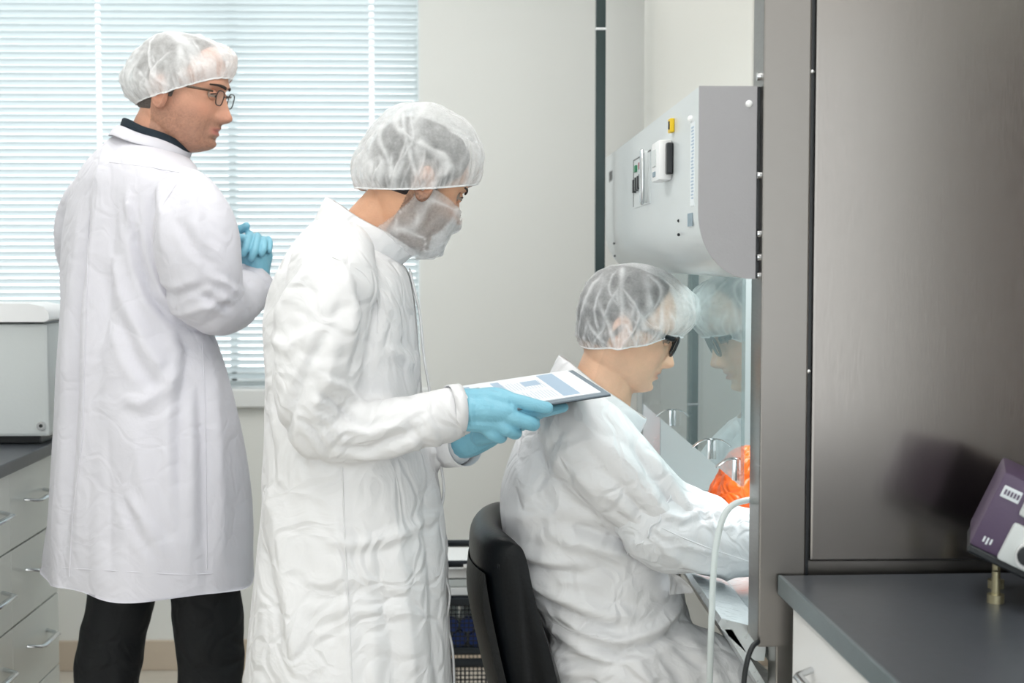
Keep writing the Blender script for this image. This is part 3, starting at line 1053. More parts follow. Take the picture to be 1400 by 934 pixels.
# contents
zsh = zc_(816)
G().box((cx0, YC + 0.006, zsh - 0.004), (cx1, YC + 0.31, zsh)).build('shelf', M['blacksteel'], ct)
for k, (dz, hh, dx, lab) in enumerate(((0.0, 0.022, 0.0, 'white flat carton lowest in the pile on the mesh cart'), (0.022, 0.020, 0.012, 'pale flat carton in the middle of the pile on the mesh cart'), (0.044, 0.026, -0.004, 'white flat carton topmost in the pile on the mesh cart'))):
    o = G().box((cx0 + 0.02 + dx, YC + 0.012, zsh + dz), (cx1 - 0.03 + dx, YC + 0.28, zsh + dz + hh - 0.001), 0.003).build('carton', M['white_plastic' if k != 1 else 'grey_plastic'])
    tag(o, lab, 'carton', 'cartons piled on the mesh cart')
zb0 = zc_(888)
rows = [(0, 0), (0, 1), (0, 2), (0, 3), (0, 4), (1, 0), (1, 1), (1, 2), (1, 3)]
names = ['lower row, nearest the left end', 'lower row, second from left', 'lower row, third from left', 'lower row, fourth from left', 'lower row, at the right end', 'upper row, leftmost', 'upper row, second from left', 'upper row, third from left', 'upper row, rightmost']
for (r, k), nm in zip(rows, names):
    x = cx0 + 0.055 + k * 0.042 + r * 0.021
    z = zb0 + 0.021 + r * 0.036
    bt = empty('bottle', (x, YC + 0.02, z))
    tag(bt, 'clear bottle lying with blue cap outward in cart basket, ' + nm, 'bottle', 'blue-capped bottles in the cart basket')
    G().tube([(x, YC + 0.016, z), (x, YC + 0.04, z)], 0.0185, 20, cap='flat').build('cap', M['blue'], bt, 40)
    G().tube([(x, YC + 0.04, z), (x, YC + 0.06, z), (x, YC + 0.18, z)], [0.015, 0.019, 0.019], 16, cap='flat').build('bottle_body', M['tube'], bt, 40)

# ------------------------------------------------------------------ office chair
YS = 2.78            # seated man's mid plane
ch = empty('office_chair', (0.15, YS, 0))
tag(ch, 'black leather office chair under the seated man', 'chair')
# backrest: side profile in pixels, swept across the width with a forward curve
outl = [(641, 745), (643, 722), (652, 709), (667, 705), (680, 712), (690, 735), (700, 772), (716, 815), (733, 858), (746, 900), (752, 934), (760, 1000), (752, 1030), (722, 1030), (700, 1010), (684, 950), (664, 870), (648, 795)]
outl = [tuple(p) for p in smooth_path(outl + outl[:1], 3)][:-1]
cxo = sum(p[0] for p in outl) / len(outl)
cyo = sum(p[1] for p in outl) / len(outl)
def chair_back(shr, halfw, y_cut=None, xo=0.0):
    rings = []
    for t in np.linspace(-1, 1, 25):
        e = (1 - abs(t) ** 5) ** 0.35 if abs(t) < 1 else 0.0
        e = max(e, 0.30)
        fw = 0.035 * t * t
        ring = []
        for x, y in outl:
            p = W(cxo + (x - cxo) * shr * (0.55 + 0.45 * e), cyo + (y - cyo) * shr * (0.9 + 0.1 * e), YS)
            ring.append(Vector((p.x + fw + xo, YS + t * halfw, p.z)))
        rings.append(ring)
    return G().loft(rings)
bk = chair_back(1.0, 0.215).build('backrest', M['leather'], ch, 60)
sh_o = [(640, 755), (647, 800), (663, 875), (683, 955), (699, 1012), (690, 1010), (672, 950), (652, 870), (638, 800)]
sh_o = [tuple(p) for p in smooth_path(sh_o + sh_o[:1], 3)][:-1]
rings = []
for t in np.linspace(-1, 1, 17):
    fw = 0.032 * t * t
    rings.append([Vector((W(x, y, YS).x + fw, YS + t * 0.195, W(x, y, YS).z)) for x, y in sh_o])
G().loft(rings).build('back_shell', M['chairplastic'], ch, 50)
# piping along near and far cushion edges
for sgn in (-1, 1):
    pp = [(645, 742), (655, 800), (675, 880), (697, 950), (715, 1005)]
    pts = [W(a + 14, b, YS) for a, b in smooth_path(pp, 5)]
    pts = [Vector((p.x + 0.03, YS + sgn * 0.208, p.z)) for p in pts]
    G().tube(pts, 0.0035, 8).build('piping', M['leather'], bk, True)
g = G()
sx0, sx1, sz = W(745, 960, YS).x, W(745, 960, YS).x + 0.44, 0.475
rings = []
for t in np.linspace(0, 1, 13):
    e = min(1, math.sin(math.pi * min(max(t, 0.03), 0.97)) ** 0.25)
    rings.append([Vector((sx0 + t * (sx1 - sx0), YS + 0.225 * e * math.copysign(abs(math.cos(a)) ** 0.5, math.cos(a)), sz - 0.035 + 0.035 * e * math.copysign(abs(math.sin(a)) ** 0.6, math.sin(a)))) for a in np.linspace(0, 2 * math.pi, 28, endpoint=False)])
g.loft(rings).build('seat', M['leather'], ch, 60)
G().tube([(sx0 + 0.05, YS, 0.44), (sx0 - 0.0, YS, 0.43), (W(720, 1000, YS).x, YS, 0.46), (W(700, 960, YS).x, YS, 0.52)], 0.018, 10, flat=(0.5, 1.6)).build('back_bracket', M['chairplastic'], ch, True)
G().cyl((sx0 + 0.22, YS, 0.09), (sx0 + 0.22, YS, 0.42), 0.025, 18).build('gas_lift', M['blacksteel'], ch, True)
for k in range(5):
    a = 2 * math.pi * k / 5 + 0.3
    e = Vector((sx0 + 0.22 + 0.28 * math.cos(a), YS + 0.28 * math.sin(a), 0.075))
    lg = G().tube([(sx0 + 0.22, YS, 0.10), e], [0.026, 0.016], 10).build('base_arm', M['chairplastic'], ch, True)
    G().tube([e + Vector((-0.012 * math.sin(a), 0.012 * math.cos(a), -0.045)), e + Vector((0.012 * math.sin(a), -0.012 * math.cos(a), -0.045))], 0.03, 16, cap='flat').build('castor', M['black'], lg, 40)

# ================================================================== PEOPLE
def hull_interp(tab, z):
    t = sorted(tab)
    return np.interp(z, [a for a, _ in t], [b for _, b in t])

HXF = [(.122, -.005), (.118, .03), (.108, .052), (.09, .070), (.07, .081), (.05, .088), (.03, .092), (.018, .094), (.005, .089), (-.01, .087), (-.03, .0855), (-.05, .0865), (-.07, .087), (-.085, .085), (-.097, .083), (-.107, .079), (-.114, .071), (-.120, .056), (-.125, .036)]
HXB = [(.122, -.015), (.118, -.045), (.108, -.066), (.09, -.084), (.06, -.098), (.03, -.101), (0, -.097), (-.03, -.087), (-.06, -.072), (-.09, -.058), (-.125, -.045)]
HW = [(.122, .006), (.118, .032), (.108, .047), (.09, .061), (.06, .0725), (.03, .0765), (0, .0745), (-.03, .0715), (-.05, .069), (-.07, .0645), (-.09, .056), (-.105, .045), (-.115, .033), (-.125, .02)]
NOSE = [(.016, 0), (.006, .004), (-.01, .012), (-.028, .021), (-.040, .028), (-.047, .028), (-.053, .020), (-.058, .006), (-.063, 0)]
NSIG = [(.02, .007), (-.02, .0095), (-.043, .0145), (-.06, .013)]

def head_rings(off=0.0, nz=130, na=112, nose=1.0, lips=1.0):
    zs = np.concatenate([np.linspace(-.125, -.1, 26)[:-1], np.linspace(-.1, .02, nz)[:-1], np.linspace(.02, .122, 50)])
    ang = np.linspace(0, 2 * math.pi, na, endpoint=False)
    # more samples across the face
    ang = ang - 0.45 * np.sin(ang)
    rings = []
    squash = lambda q: q if q < .02 else .02 + (q - .02) * .90
    for z in zs:
        xf, xb, w = hull_interp(HXF, z), hull_interp(HXB, z), hull_interp(HW, z)
        xm = -.008 if z > -.06 else -.008 + (-.06 - z) * .3
        xm = min(max(xm, xb + .01), xf - .005)
        n = float(np.interp(z, [-.12, -.05], [2.05, 2.35]))
        c, s_ = np.cos(ang), np.sin(ang)
        ex = np.sign(c) * np.abs(c) ** (2 / n)
        ey = np.sign(s_) * np.abs(s_) ** (2 / n)
        x = np.where(c > 0, xm + (xf - xm) * ex, xm + (xm - xb) * ex)
        y = w * ey
        fr = np.clip(c, 0, 1)
        ay = np.abs(y)
        sg = hull_interp(NSIG, z)
        x = x + nose * hull_interp(NOSE, z) * np.exp(-(y / sg) ** 2) * (c > 0)
        # wings of the nose
        x = x + lips * .007 * np.exp(-((ay - .013) / .006) ** 2 - ((z + .048) / .007) ** 2) * (c > 0)
        x = x - .012 * np.exp(-((ay - .032) / .016) ** 2 - ((z - .001) / .012) ** 2) * fr
        x = x + .004 * np.exp(-((ay - .035) / .025) ** 2 - ((z - .022) / .007) ** 2) * fr
        x = x + .004 * np.exp(-((ay - .045) / .02) ** 2 - ((z + .032) / .018) ** 2) * fr
        x = x + lips * (.0075 * np.exp(-((z + .0655) / .0055) ** 2) + .0065 * np.exp(-((z + .0795) / .0052) ** 2)) * np.exp(-(y / .017) ** 2) * (c > 0)
        x = x - lips * .0045 * np.exp(-((z + .0725) / .0022) ** 2) * np.clip(1 - ay / .026, 0, 1) * (c > 0)
        x = x - lips * .004 * np.exp(-((z + .089) / .005) ** 2) * np.exp(-(y / .018) ** 2) * (c > 0)
        x = x + .0075 * np.exp(-((z + .103) / .010) ** 2) * np.exp(-(y / .018) ** 2) * (c > 0)
        x = x - .004 * np.exp(-((ay - .03) / .007) ** 2 - ((z + .07) / .012) ** 2) * fr
        if off:
            L = np.sqrt(x * x + y * y + 1e-9)
            x, y = x * (1 + off / L), y * (1 + off / L)
        rings.append(np.stack([x, y, np.full_like(x, squash(z) * (1 + off / .12))], 1))
    return np.array(rings)

def grid_geo(rings, cap=True):
    g = G()
    g.loft([[tuple(p) for p in r] for r in rings], cap)
    return g

def ear_geo(sgn):
    """closed ear solid in head space"""
    nr, na = 10, 36
    front, back = [], []
    R = np.linspace(0, 1, nr + 1)[1:]
    def outline(a):
        r = 1 / math.sqrt((math.cos(a) / .0185) ** 2 + (math.sin(a) / .033) ** 2)
        r *= 1 + .10 * math.sin(a)
        return r
    for r in R:
        fr_, bk_ = [], []
        for k in range(na):
            a = 2 * math.pi * k / na
            o = outline(a) * r
            x, z = o * math.cos(a), o * math.sin(a)
            helix = .0055 * math.exp(-((r - .86) / .10) ** 2)
            anti = .0040 * math.exp(-((r - .55) / .12) ** 2) * (1 if math.cos(a) < .3 else .2)
            concha = -.004 * math.exp(-(r / .35) ** 2)
            edge = -.004 * max(0, (r - .93) / .07)
            fr_.append((x, .004 + helix + anti + concha + edge, z))
            bk_.append((x, -.004 + (.004 if r > .95 else 0), z))
        front.append(fr_)
        back.append(bk_)
    rings = list(reversed(back)) 
    rings = back[::1] + front[::-1]
    g = G().loft([[Vector(p) for p in r] for r in rings])
    m = Matrix.Translation((-.014, sgn * .079, -.017)) @ Matrix.Rotation(sgn * math.radians(22), 4, 'Z') @ Matrix.Rotation(math.radians(-10), 4, 'Y')
    if sgn < 0:
        m = m @ Matrix.Scale(-1, 4, (0, 1, 0))
    return g.xform(m @ Matrix.Scale(1.1, 4))

def head_matrix(origin, scale, pitch, yaw, roll=0):
    return (Matrix.Translation(origin) @ Matrix.Rotation(math.radians(yaw), 4, 'Z') @ Matrix.Rotation(math.radians(pitch), 4, 'Y')
            @ Matrix.Rotation(math.radians(roll), 4, 'X') @ Matrix.Scale(scale, 4))

def make_head(person, HM, neck, skin, lip, stubble, beard_amt, hair_mat, hair_kw, shoulders, nose=1.0):
    """neck: list of (point, radius); returns body object"""
    g = grid_geo(head_rings(nose=nose))
    for s_ in (-1, 1):
        e = ear_geo(s_)
        g.add(e.v, e.f)
    g.xform(HM)
    g.tube([p for p, r in neck], [r for p, r in neck], 32)
    for a, b, r0, r1 in shoulders:
        g.tube([a, b], [r0, r1], 20)
    me = remesh(g, 0.0023, 3, 0.45, 'body')
    co, no = get_np(me)
    inv = np.array(HM.inverted())
    L = co @ inv[:3, :3].T + inv[:3, 3]
    x, y, z = L[:, 0], L[:, 1], L[:, 2]
    n = len(co)
    base = np.array(skin[:3])
    colr = np.tile(base, (n, 1))
    ay = np.abs(y)
    # flush on cheeks, nose and ears
    flush = .5 * np.exp(-((ay - .045) / .022) ** 2 - ((z + .035) / .022) ** 2) * (x > 0) + .7 * np.exp(-(y / .02) ** 2 - ((z + .045) / .015) ** 2) * (x > .085) + .7 * (ay > .079)
    flush = np.clip(flush, 0, 1)[:, None]
    colr = colr * (1 - flush * .35) + base * np.array([1.08, .74, .72]) * flush * .35
    lipm = np.exp(-(((z + .073) / .0075) ** 2) ** 2) * np.clip(1.25 - (ay / .025) ** 2, 0, 1) * (x > .07)
    lipm = np.clip(lipm * 1.2, 0, 1)[:, None]
    # stubble follows the jaw, chin and upper lip
    sm_ = 1 / (1 + np.exp((z + .045 - .25 * np.clip(ay - .045, 0, 1) * 2) / .006)) * (x > -.035) * (z > -.14)
    sm_ = np.maximum(sm_, np.exp(-((z + .059) / .007) ** 2) * (ay < .03) * (x > .07))
    sm_ = np.maximum(sm_, .8 * np.exp(-((x - .012) / .016) ** 2) * np.clip((ay - .05) / .012, 0, 1) * np.clip((.012 - z) / .02, 0, 1) * np.clip((z + .09) / .02, 0, 1))
    sn = .75 + .25 * vnoise(co * 420)
    sm_ = (sm_ * sn * beard_amt)[:, None] * (1 - lipm)
    colr = colr * (1 - sm_) + np.array(stubble[:3]) * sm_
    colr = colr * (1 - lipm * .75) + np.array(lip[:3]) * lipm * .75
    colr = np.clip(colr, 0, 1)
    at = me.color_attributes.new('Col', 'FLOAT_COLOR', 'POINT')
    at.data.foreach_set('color', np.concatenate([colr, np.ones((n, 1))], 1).astype(np.float32).ravel())
    body = mesh_obj('body', me, M['skin'], person)
    # eyes
    for s_ in (-1, 1):
        e = G().sphere((.0745, s_ * .031, -.001), .0115, 20, 14).xform(HM).build('eyeball', M['eye'], body, True)
        G().sphere((.0745 + .0068, s_ * .031, -.0025), .0056, 14, 10, (1, 1, 1)).xform(HM).build('iris', M['iris'], body, True)
        lid = []
        for t in np.linspace(-1, 1, 9):
            lid.append((.0862 - .0075 * t * t, s_ * (.031 + .0135 * t), .0022 - .003 * t * t))
        G().tube(lid, .0013, 6).xform(HM).build('upper_lash', M['brow'], body, True)
        # lids: skin-coloured shells over the top and bottom of the ball
        for za_, zb2 in ((-.10, 1.0), (-1.0, -.42)):
            vs, fs = [], []
            nu_, nv_ = 18, 7
            for i_ in range(nv_):
                zz = za_ + (zb2 - za_) * i_ / (nv_ - 1)
                zz = (.15 if za_ > -.5 else 0) + zz if za_ > -.5 else zz
                zz = min(max(zz, -.999), .999)
                rad_ = math.sqrt(1 - zz * zz)
                for k_ in range(nu_):
                    a_ = -1.5 + 3.0 * k_ / (nu_ - 1)
                    vs.append((  .0745 + .0122 * rad_ * math.cos(a_), s_ * .031 + .0122 * rad_ * math.sin(a_), -.001 + .0122 * zz))
            for i_ in range(nv_ - 1):
                for k_ in range(nu_ - 1):
                    fs.append((i_ * nu_ + k_, i_ * nu_ + k_ + 1, (i_ + 1) * nu_ + k_ + 1, (i_ + 1) * nu_ + k_))
            ob = G().add(vs, fs).xform(HM).build('eyelid', M['skin'], body, True)
            ca = ob.data.color_attributes.new('Col', 'FLOAT_COLOR', 'POINT')
            ca.data.foreach_set('color', [c_ for _ in ob.data.vertices for c_ in (skin[0] * .9, skin[1] * .84, skin[2] * .82, 1)])
        br = []
        rr = []
        for t in np.linspace(0, 1, 11):
            yy = .012 + .038 * t
            br.append((.0965 - .016 * t * t - .004 * t, s_ * yy, .0165 + .003 * math.sin(t * 2.6)))
            rr.append(.0021 * (1.15 - t * .7) + .0005)
        G().tube(br, rr, 8, flat=(1.3, .8), ref=(0, 0, 1)).xform(HM).build('eyebrow', M['brow'], body, True)
    # hair shell
    rg = head_rings(0.0, 90, 96, nose=0)
    cz = rg[:, :, 2]
    cx_ = rg[:, :, 0]
    front = hair_kw.get('front', .05)
    top = hair_kw.get('top', .085)
    low = hair_kw.get('low', -.075)
    hairline = np.where(cz > .03, front + (cz - .03) * .45, np.where(cz > -.02, .012 + (cz + .02) * (front - .012) / .05, -.030))
    inside = np.minimum((hairline - cx_) / .012, (cz - low) / .012)
    inside = np.where(cz > top, np.maximum(inside, (cz - top) / .01), inside)
    m = np.clip(inside, 0, 1)
    m = m * m * (3 - 2 * m)
    thick = hair_kw.get('thick', .009)
    ctr = np.array([-.008, 0, 0.0])
    d = rg - ctr
    L_ = np.linalg.norm(d, axis=2, keepdims=True)
    wob = vnoise((rg.reshape(-1, 3)) * 90).reshape(cz.shape)[..., None]
    out = rg + d / L_ * ((m[..., None] * (thick + .0018 * wob)) - .0025)
    g = G().loft([[tuple(p) for p in r] for r in out], False)
    nn = out.shape[1]
    keep = []
    mm = m.ravel()
    for f in g.f:
        if max(mm[i] for i in f) > 0.02:
            keep.append(f)
    g.f = keep
    g.f.append(tuple(range((len(out) - 1) * nn, len(out) * nn)))
    g.xform(HM)
    hair_o = g.build('hair', hair_mat, person, True)
    return body, hair_o

def hairnet(person, px_outline, Yc, B, under, seed=1, dens=0.42, nfold=34, lean=0.0, arch=0.0):
    """px_outline runs from the front of the elastic over the crown to the back of it"""
    rs = np.random.RandomState(seed)
    P = [W(x, y, Yc) for x, y in px_outline]
    a, b = P[0], P[-1]
    C = (a + b) / 2
    e1 = (a - b).normalized()
    e2 = Vector((-e1.z, 0, e1.x))
    if e2.z < 0:
        e2 = -e2
    e3 = Vector((0, 1, 0))
    dense = smooth_path([((p - C).dot(e1), (p - C).dot(e2)) for p in P], 8)
    ps = np.array([math.atan2(max(q[1], 0), q[0]) for q in dense])
    rr = np.array([math.hypot(*q) for q in dense])
    o_ = np.argsort(ps)
    ps, rr = ps[o_], rr[o_]
    nu, nv = 300, 84
    U = np.linspace(0, 2 * math.pi, nu, endpoint=False)
    V = np.linspace(0, 1, nv)
    uu, vv = np.meshgrid(U, V)
    phi = vv ** 0.85 * (math.pi / 2)
    dx, dy, dz = np.cos(phi) * np.cos(uu), np.cos(phi) * np.sin(uu), np.sin(phi)
    psi = np.arctan2(dz, dx)
    R = np.interp(psi, ps, rr)
    rho = np.sqrt(dx * dx + dz * dz)
    r = 1 / np.sqrt((rho / R) ** 2 + (dy / B) ** 2)
    # elastic draws the rim in a little, the fabric puffs out above it
    r *= 1 - 0.10 * np.exp(-(vv / .05) ** 2) * (np.abs(np.sin(uu)) ** 1.0)
    # folds: creases that start at the elastic and wander up
    ridge = np.zeros_like(uu)
    disp = np.zeros_like(uu)
    for k in range(nfold):
        u0 = rs.rand() * 2 * math.pi
        sl = rs.randn() * .55
        wig = rs.randn() * .18
        fr = rs.rand() * 6
        v1 = rs.choice([.18, .3, .45, .65, .8], p=[.3, .25, .2, .15, .1]) * (0.8 + .4 * rs.rand())
        v0 = 0 if rs.rand() < .65 else rs.rand() * .35
        wdt = .0022 + .0036 * rs.rand() if rs.rand() < .72 else .006 + .006 * rs.rand()
        line = u0 + sl * vv + wig * np.sin(vv * fr * 2)
        du = (uu - line + math.pi) % (2 * math.pi) - math.pi
        dist = np.abs(du) * r * np.cos(phi) / wdt
        win = np.clip((v1 - vv) / .12, 0, 1) * np.clip((vv - v0 + .02) / .03, 0, 1)
        gs = np.exp(-dist ** 2) * win
        ridge = np.maximum(ridge, gs * (.55 + .45 * rs.rand()))
        disp += gs * (.0018 + .0025 * rs.rand()) * rs.choice([1, 1, -0.7])
    gather = np.abs(np.sin(uu * 31 + 3 * np.sin(uu * 5))) ** 3 * np.exp(-(vv / .16) ** 2)
    disp += .0025 * gather
    ridge = np.maximum(ridge, .55 * gather)
    pts = np.stack([dx * 3.2, dy * 3.2, dz * 3.2], -1).reshape(-1, 3) + seed * 1.7
    big = vnoise(pts).reshape(uu.shape)
    mid = vnoise(pts * 3.1 + 5).reshape(uu.shape)
    disp += (.003 * big + .0018 * mid) * np.clip(vv * 4, 0, 1)
    mottle = .5 + .5 * big
    band = (vv < .012)
    den = dens + .20 * (mottle - .4) + .14 * mid + .52 * ridge
    den = np.where(band, .97, den)
    r = r + disp
    X = r[..., None] * (dx[..., None] * np.array(e1) + dy[..., None] * np.array(e3) + dz[..., None] * np.array(e2))
    # lower near rim: elastic dips over the ear
    X = X + np.array(C)
    X[..., 2] += lean * np.abs(np.sin(uu)) * (1 - vv) ** 2
    ua = np.minimum(uu, 2 * math.pi - uu)
    X[..., 2] += arch * np.exp(-((ua - .75) / .45) ** 2) * np.clip(1 - vv * 3, 0, 1)
    # keep the fabric outside hair, ears and skull
    trees = [bvh(u.data) for u in under]
    Cn = np.array(C)
    flat_ = X.reshape(-1, 3)
    d_ = flat_ - Cn
    L_ = np.linalg.norm(d_, axis=1)
    need = np.zeros(len(flat_))
    Cv = Vector(C) + Vector(e2) * .02
    for q in range(len(flat_)):
        pv = Vector(flat_[q])
        dr_ = pv - Cv
        dl = dr_.length
        dr_ = dr_ / dl
        for tr_ in trees:
            far = Cv + dr_ * .30
            h = tr_.ray_cast(far, -dr_, .30)
            if h[0] is not None:
                hd = .30 - h[3]
                need[q] = max(need[q], hd + .0025 - dl)
    need = need.reshape(uu.shape)
    for _ in range(3):          # let the fabric drape over bumps instead of shrink-wrapping
        nb = np.maximum.reduce([np.roll(need, 1, 1), np.roll(need, -1, 1), np.vstack([need[1:], need[-1:]]), np.vstack([need[:1], need[:-1]])])
        need = np.maximum(need, nb * .8)
    need = np.clip(need, 0, .03)
    D = X - np.array(Cv)
    D /= np.linalg.norm(D, axis=2, keepdims=True)
    X = X + D * need[..., None]
    g = G().loft([[tuple(p) for p in row] for row in X], False)
    g.f.append(tuple(range((nv - 1) * nu, nv * nu)))
    me = g.mesh('hairnet')
    at = me.attributes.new('cloth_alpha', 'FLOAT', 'POINT')
    at.data.foreach_set('value', np.clip(den, 0, 1).astype(np.float32).ravel()[:len(me.vertices)])
    o = mesh_obj('hairnet', me, M['net'], person)
    rim = [tuple(p) for p in X[0]]
    G().tube(rim[::2], .0016, 6, closed=True).build('elastic_band', M['elastic'], o, True)
    return o

def glasses(person, HM, rim_r, m_frame, m_temple, w=.023, h=.016, x=.108, z=-.006, square=3.2, temple_r=None, flat=(1, 1)):
    root = empty('glasses', HM @ Vector((x, 0, z)))
    root.parent = person
    root.matrix_parent_inverse = person.matrix_world.inverted()
    bpy.context.view_layer.update()
    for s_ in (-1, 1):
        loop = []
        for k in range(36):
            a = 2 * math.pi * k / 36
            c, s2 = math.cos(a), math.sin(a)
            yy = w * math.copysign(abs(c) ** (2 / square), c)
            zz = h * math.copysign(abs(s2) ** (2 / square), s2)
            if zz < 0:
                yy *= 1 - .12 * abs(zz) / h
            Y_ = s_ * (.034 + yy * 1.0)
            loop.append(Vector((x - .10 * (abs(Y_) - .01) ** 1.0 * .35 + .12 * zz, Y_, z + zz)))
        G().tube(loop, rim_r, 8, closed=True, flat=flat).xform(HM).build('rim', m_frame, root, True)
        lens = G()
        lens.add(loop, [tuple(range(36))])
        lens.xform(HM).build('lens', M['lens'], root, True)
        tr = temple_r or rim_r
        tl = [Vector((x - .0095, s_ * .0575, z + h * .72)), Vector((x - .02, s_ * .0685, z + h * .72)), Vector((.055, s_ * .0775, z + h * .72)), Vector((.0, s_ * .0815, z + h * .8)), Vector((-.018, s_ * .0825, z + .006)), Vector((-.030, s_ * .080, z - .018))]
        G().tube([tuple(p) for p in smooth_path([tuple(p) for p in tl], 4)], tr, 8, flat=(1.5, .6), ref=(0, 0, 1)).xform(HM).build('temple', m_temple, root, True)
    br = [Vector((x, -.0115, z + .004)), Vector((x + .003, -.005, z + .007)), Vector((x + .003, .005, z + .007)), Vector((x, .0115, z + .004))]
    G().tube(br, rim_r, 8).xform(HM).build('bridge', m_frame, root, True)
    return root

def hand(chains, voxel=0.0019, it=3):
    """chains: lists of (px, py, Y, radius)"""
    g = G()
    for c in chains:
        p = smooth_path(c, 4)
        g.tube([W(q[0], q[1], q[2]) for q in p], [q[3] for q in p], 14)
    return remesh(g, voxel, it, .5, 'glove')

def sections(rows, Y, n=48, exp=2.35):
    """rows: (py left, x_left, py right, x_right, half width along y) -> loft of superellipses"""
    rows = smooth_path(rows, 5)
    rings = []
    for pl, xl, pr_, xr, hw in rows:
        a, b = W(xl, pl, Y), W(xr, pr_, Y)
        c = (a + b) / 2
        h = (b - a) / 2
        ring = []
        for k in range(n):
            t = 2 * math.pi * k / n
            cx, sx = math.cos(t), math.sin(t)
            ring.append(c + h * math.copysign(abs(cx) ** (2 / exp), cx) + Vector((0, hw * math.copysign(abs(sx) ** (2 / exp), sx), 0)))
        rings.append(ring)
    return G().loft(rings)

def sleeve(g, chain, n=28):
    p = smooth_path(chain, 6)
    g.tube([W(q[0], q[1], q[2]) for q in p], [q[3] for q in p], n)
    return g

def collar(name, top, bot, Yc, wt, wb, m, parent, thick=0.0035, gap=0.0, curl=0.0):
    """stand collar: top = (back px, front px), bot likewise; tilted ellipse bands"""
    nu = 72
    rings = []
    for (pb, pf), w, off in ((bot, wb, 0), (((bot[0][0] + top[0][0]) / 2, (bot[0][1] + top[0][1]) / 2), ((bot[1][0] + top[1][0]) / 2, (bot[1][1] + top[1][1]) / 2)) and ((((bot[0][0] + top[0][0]) / 2, (bot[0][1] + top[0][1]) / 2), ((bot[1][0] + top[1][0]) / 2, (bot[1][1] + top[1][1]) / 2)), (wt + wb) / 2 + .002, 0), (top, wt, 0)):
        a, b = W(*pb, Yc), W(*pf, Yc)
        c = (a + b) / 2
        h = (b - a) / 2
        ring = []
        for k in range(nu):
            t = 2 * math.pi * k / nu
            q = c + h * math.cos(t) + Vector((0, w * math.sin(t), 0))
            q += Vector((0, 0, .0015 * math.sin(5 * t + 1)))
            ring.append(q)
        rings.append(ring)
    g = G().loft(rings, False)
    o = g.build(name, m, parent, True)
    s_ = o.modifiers.new('thickness', 'SOLIDIFY')
    s_.thickness = thick
    s_.offset = 0
    sb = o.modifiers.new('sub', 'SUBSURF')
    sb.levels = 1
    sb.render_levels = 1
    return o

def seam(coat, tree, pts, r, m, name='seam', lift=0.0004):
    p = on_surface(tree, pts, lift)
    if len(p) > 2:
        G().tube(p, r, 6).build(name, m, coat, True)

def legs_and_shoes(person, defs, fx, fy):
    """defs: chains of one leg each (px,py,Y,r) ; shoes on the floor pointing along (fx,fy)"""
    for chain in defs:
        g = G()
        p = smooth_path(chain, 5)
        pts = [W(q[0], q[1], q[2]) for q in p]
        end = pts[-1].copy()
        end.z = 0.05
        pts.append(end)
        g.tube(pts, [q[3] for q in p] + [p[-1][3] * .95], 24, cap='flat')
        me = remesh(g, .009, 3)
        cloth_folds(me, [], chain[0][2], noise=(((9, 9, 16), .006), ((22, 22, 34), .003)))
        mesh_obj('trouser_leg', me, M['trousers'], person)
        sh = G()
        d = Vector((fx, fy, 0)).normalized()
        sh.tube([end + d * -.06 + Vector((0, 0, -.008)), end + d * .04 + Vector((0, 0, -.006)), end + d * .13 + Vector((0, 0, -.012)), end + d * .18 + Vector((0, 0, -.018))], [.040, .044, .042, .032], 18, flat=(.9, 1))
        sh.v = [(v[0], v[1], max(v[2], 0.001)) for v in sh.v]
        sh.build('shoe', M['shoe'], person, True)

# ------------------------------------------------------------------ man standing in the middle, with the clipboard
Y2 = 2.60
p2 = empty('person', W(480, 900, Y2))
p2.location.z = 0
bpy.context.view_layer.update()
tag(p2, 'person in white gown, hairnet, beard cover and blue gloves holding a clipboard', 'person')
HM2 = head_matrix(W(571, 249, Y2), .94, 22, 24)
neck = [(W(560, 262, Y2), .053), (W(537, 282, Y2), .053), (W(514, 310, Y2), .057), (W(495, 345, Y2), .070), (W(485, 400, Y2), .085)]
b2, h2 = make_head(p2, HM2, neck, srgb(214, 164, 132), srgb(180, 110, 100), srgb(46, 42, 42), .92, M['hair_dark'], dict(front=.058, thick=.009, low=-.05), [(W(485, 395, Y2 - .1), W(485, 395, Y2 + .1), .05, .05)])
g = sections([(302, 436, 358, 541, .072), (314, 424, 366, 550, .105), (332, 408, 376, 557, .150), (358, 393, 392, 562, .182), (396, 377, 415, 567, .200), (438, 368, 445, 571, .205), (480, 367, 480, 575, .205), (550, 366, 550, 582, .205), (640, 363, 640, 598, .215), (760, 357, 760, 609, .230), (870, 347, 870, 616, .245), (940, 340, 940, 621, .25), (1060, 333, 1060, 628, .26)], Y2)
sleeve(g, [(462, 352, 2.455, .060), (455, 385, 2.425, .076), (446, 440, 2.40, .080), (438, 500, 2.385, .076), (436, 550, 2.38, .068), (452, 585, 2.38, .058), (500, 588, 2.385, .055), (560, 578, 2.395, .051), (606, 566, 2.405, .046), (622, 562, 2.41, .043)])
sleeve(g, [(462, 352, 2.745, .060), (455, 385, 2.775, .076), (446, 440, 2.80, .080), (442, 520, 2.815, .076), (455, 595, 2.81, .058), (520, 605, 2.74, .055), (590, 606, 2.62, .046), (618, 607, 2.57, .042)])
me = remesh(g, .0062, 5)
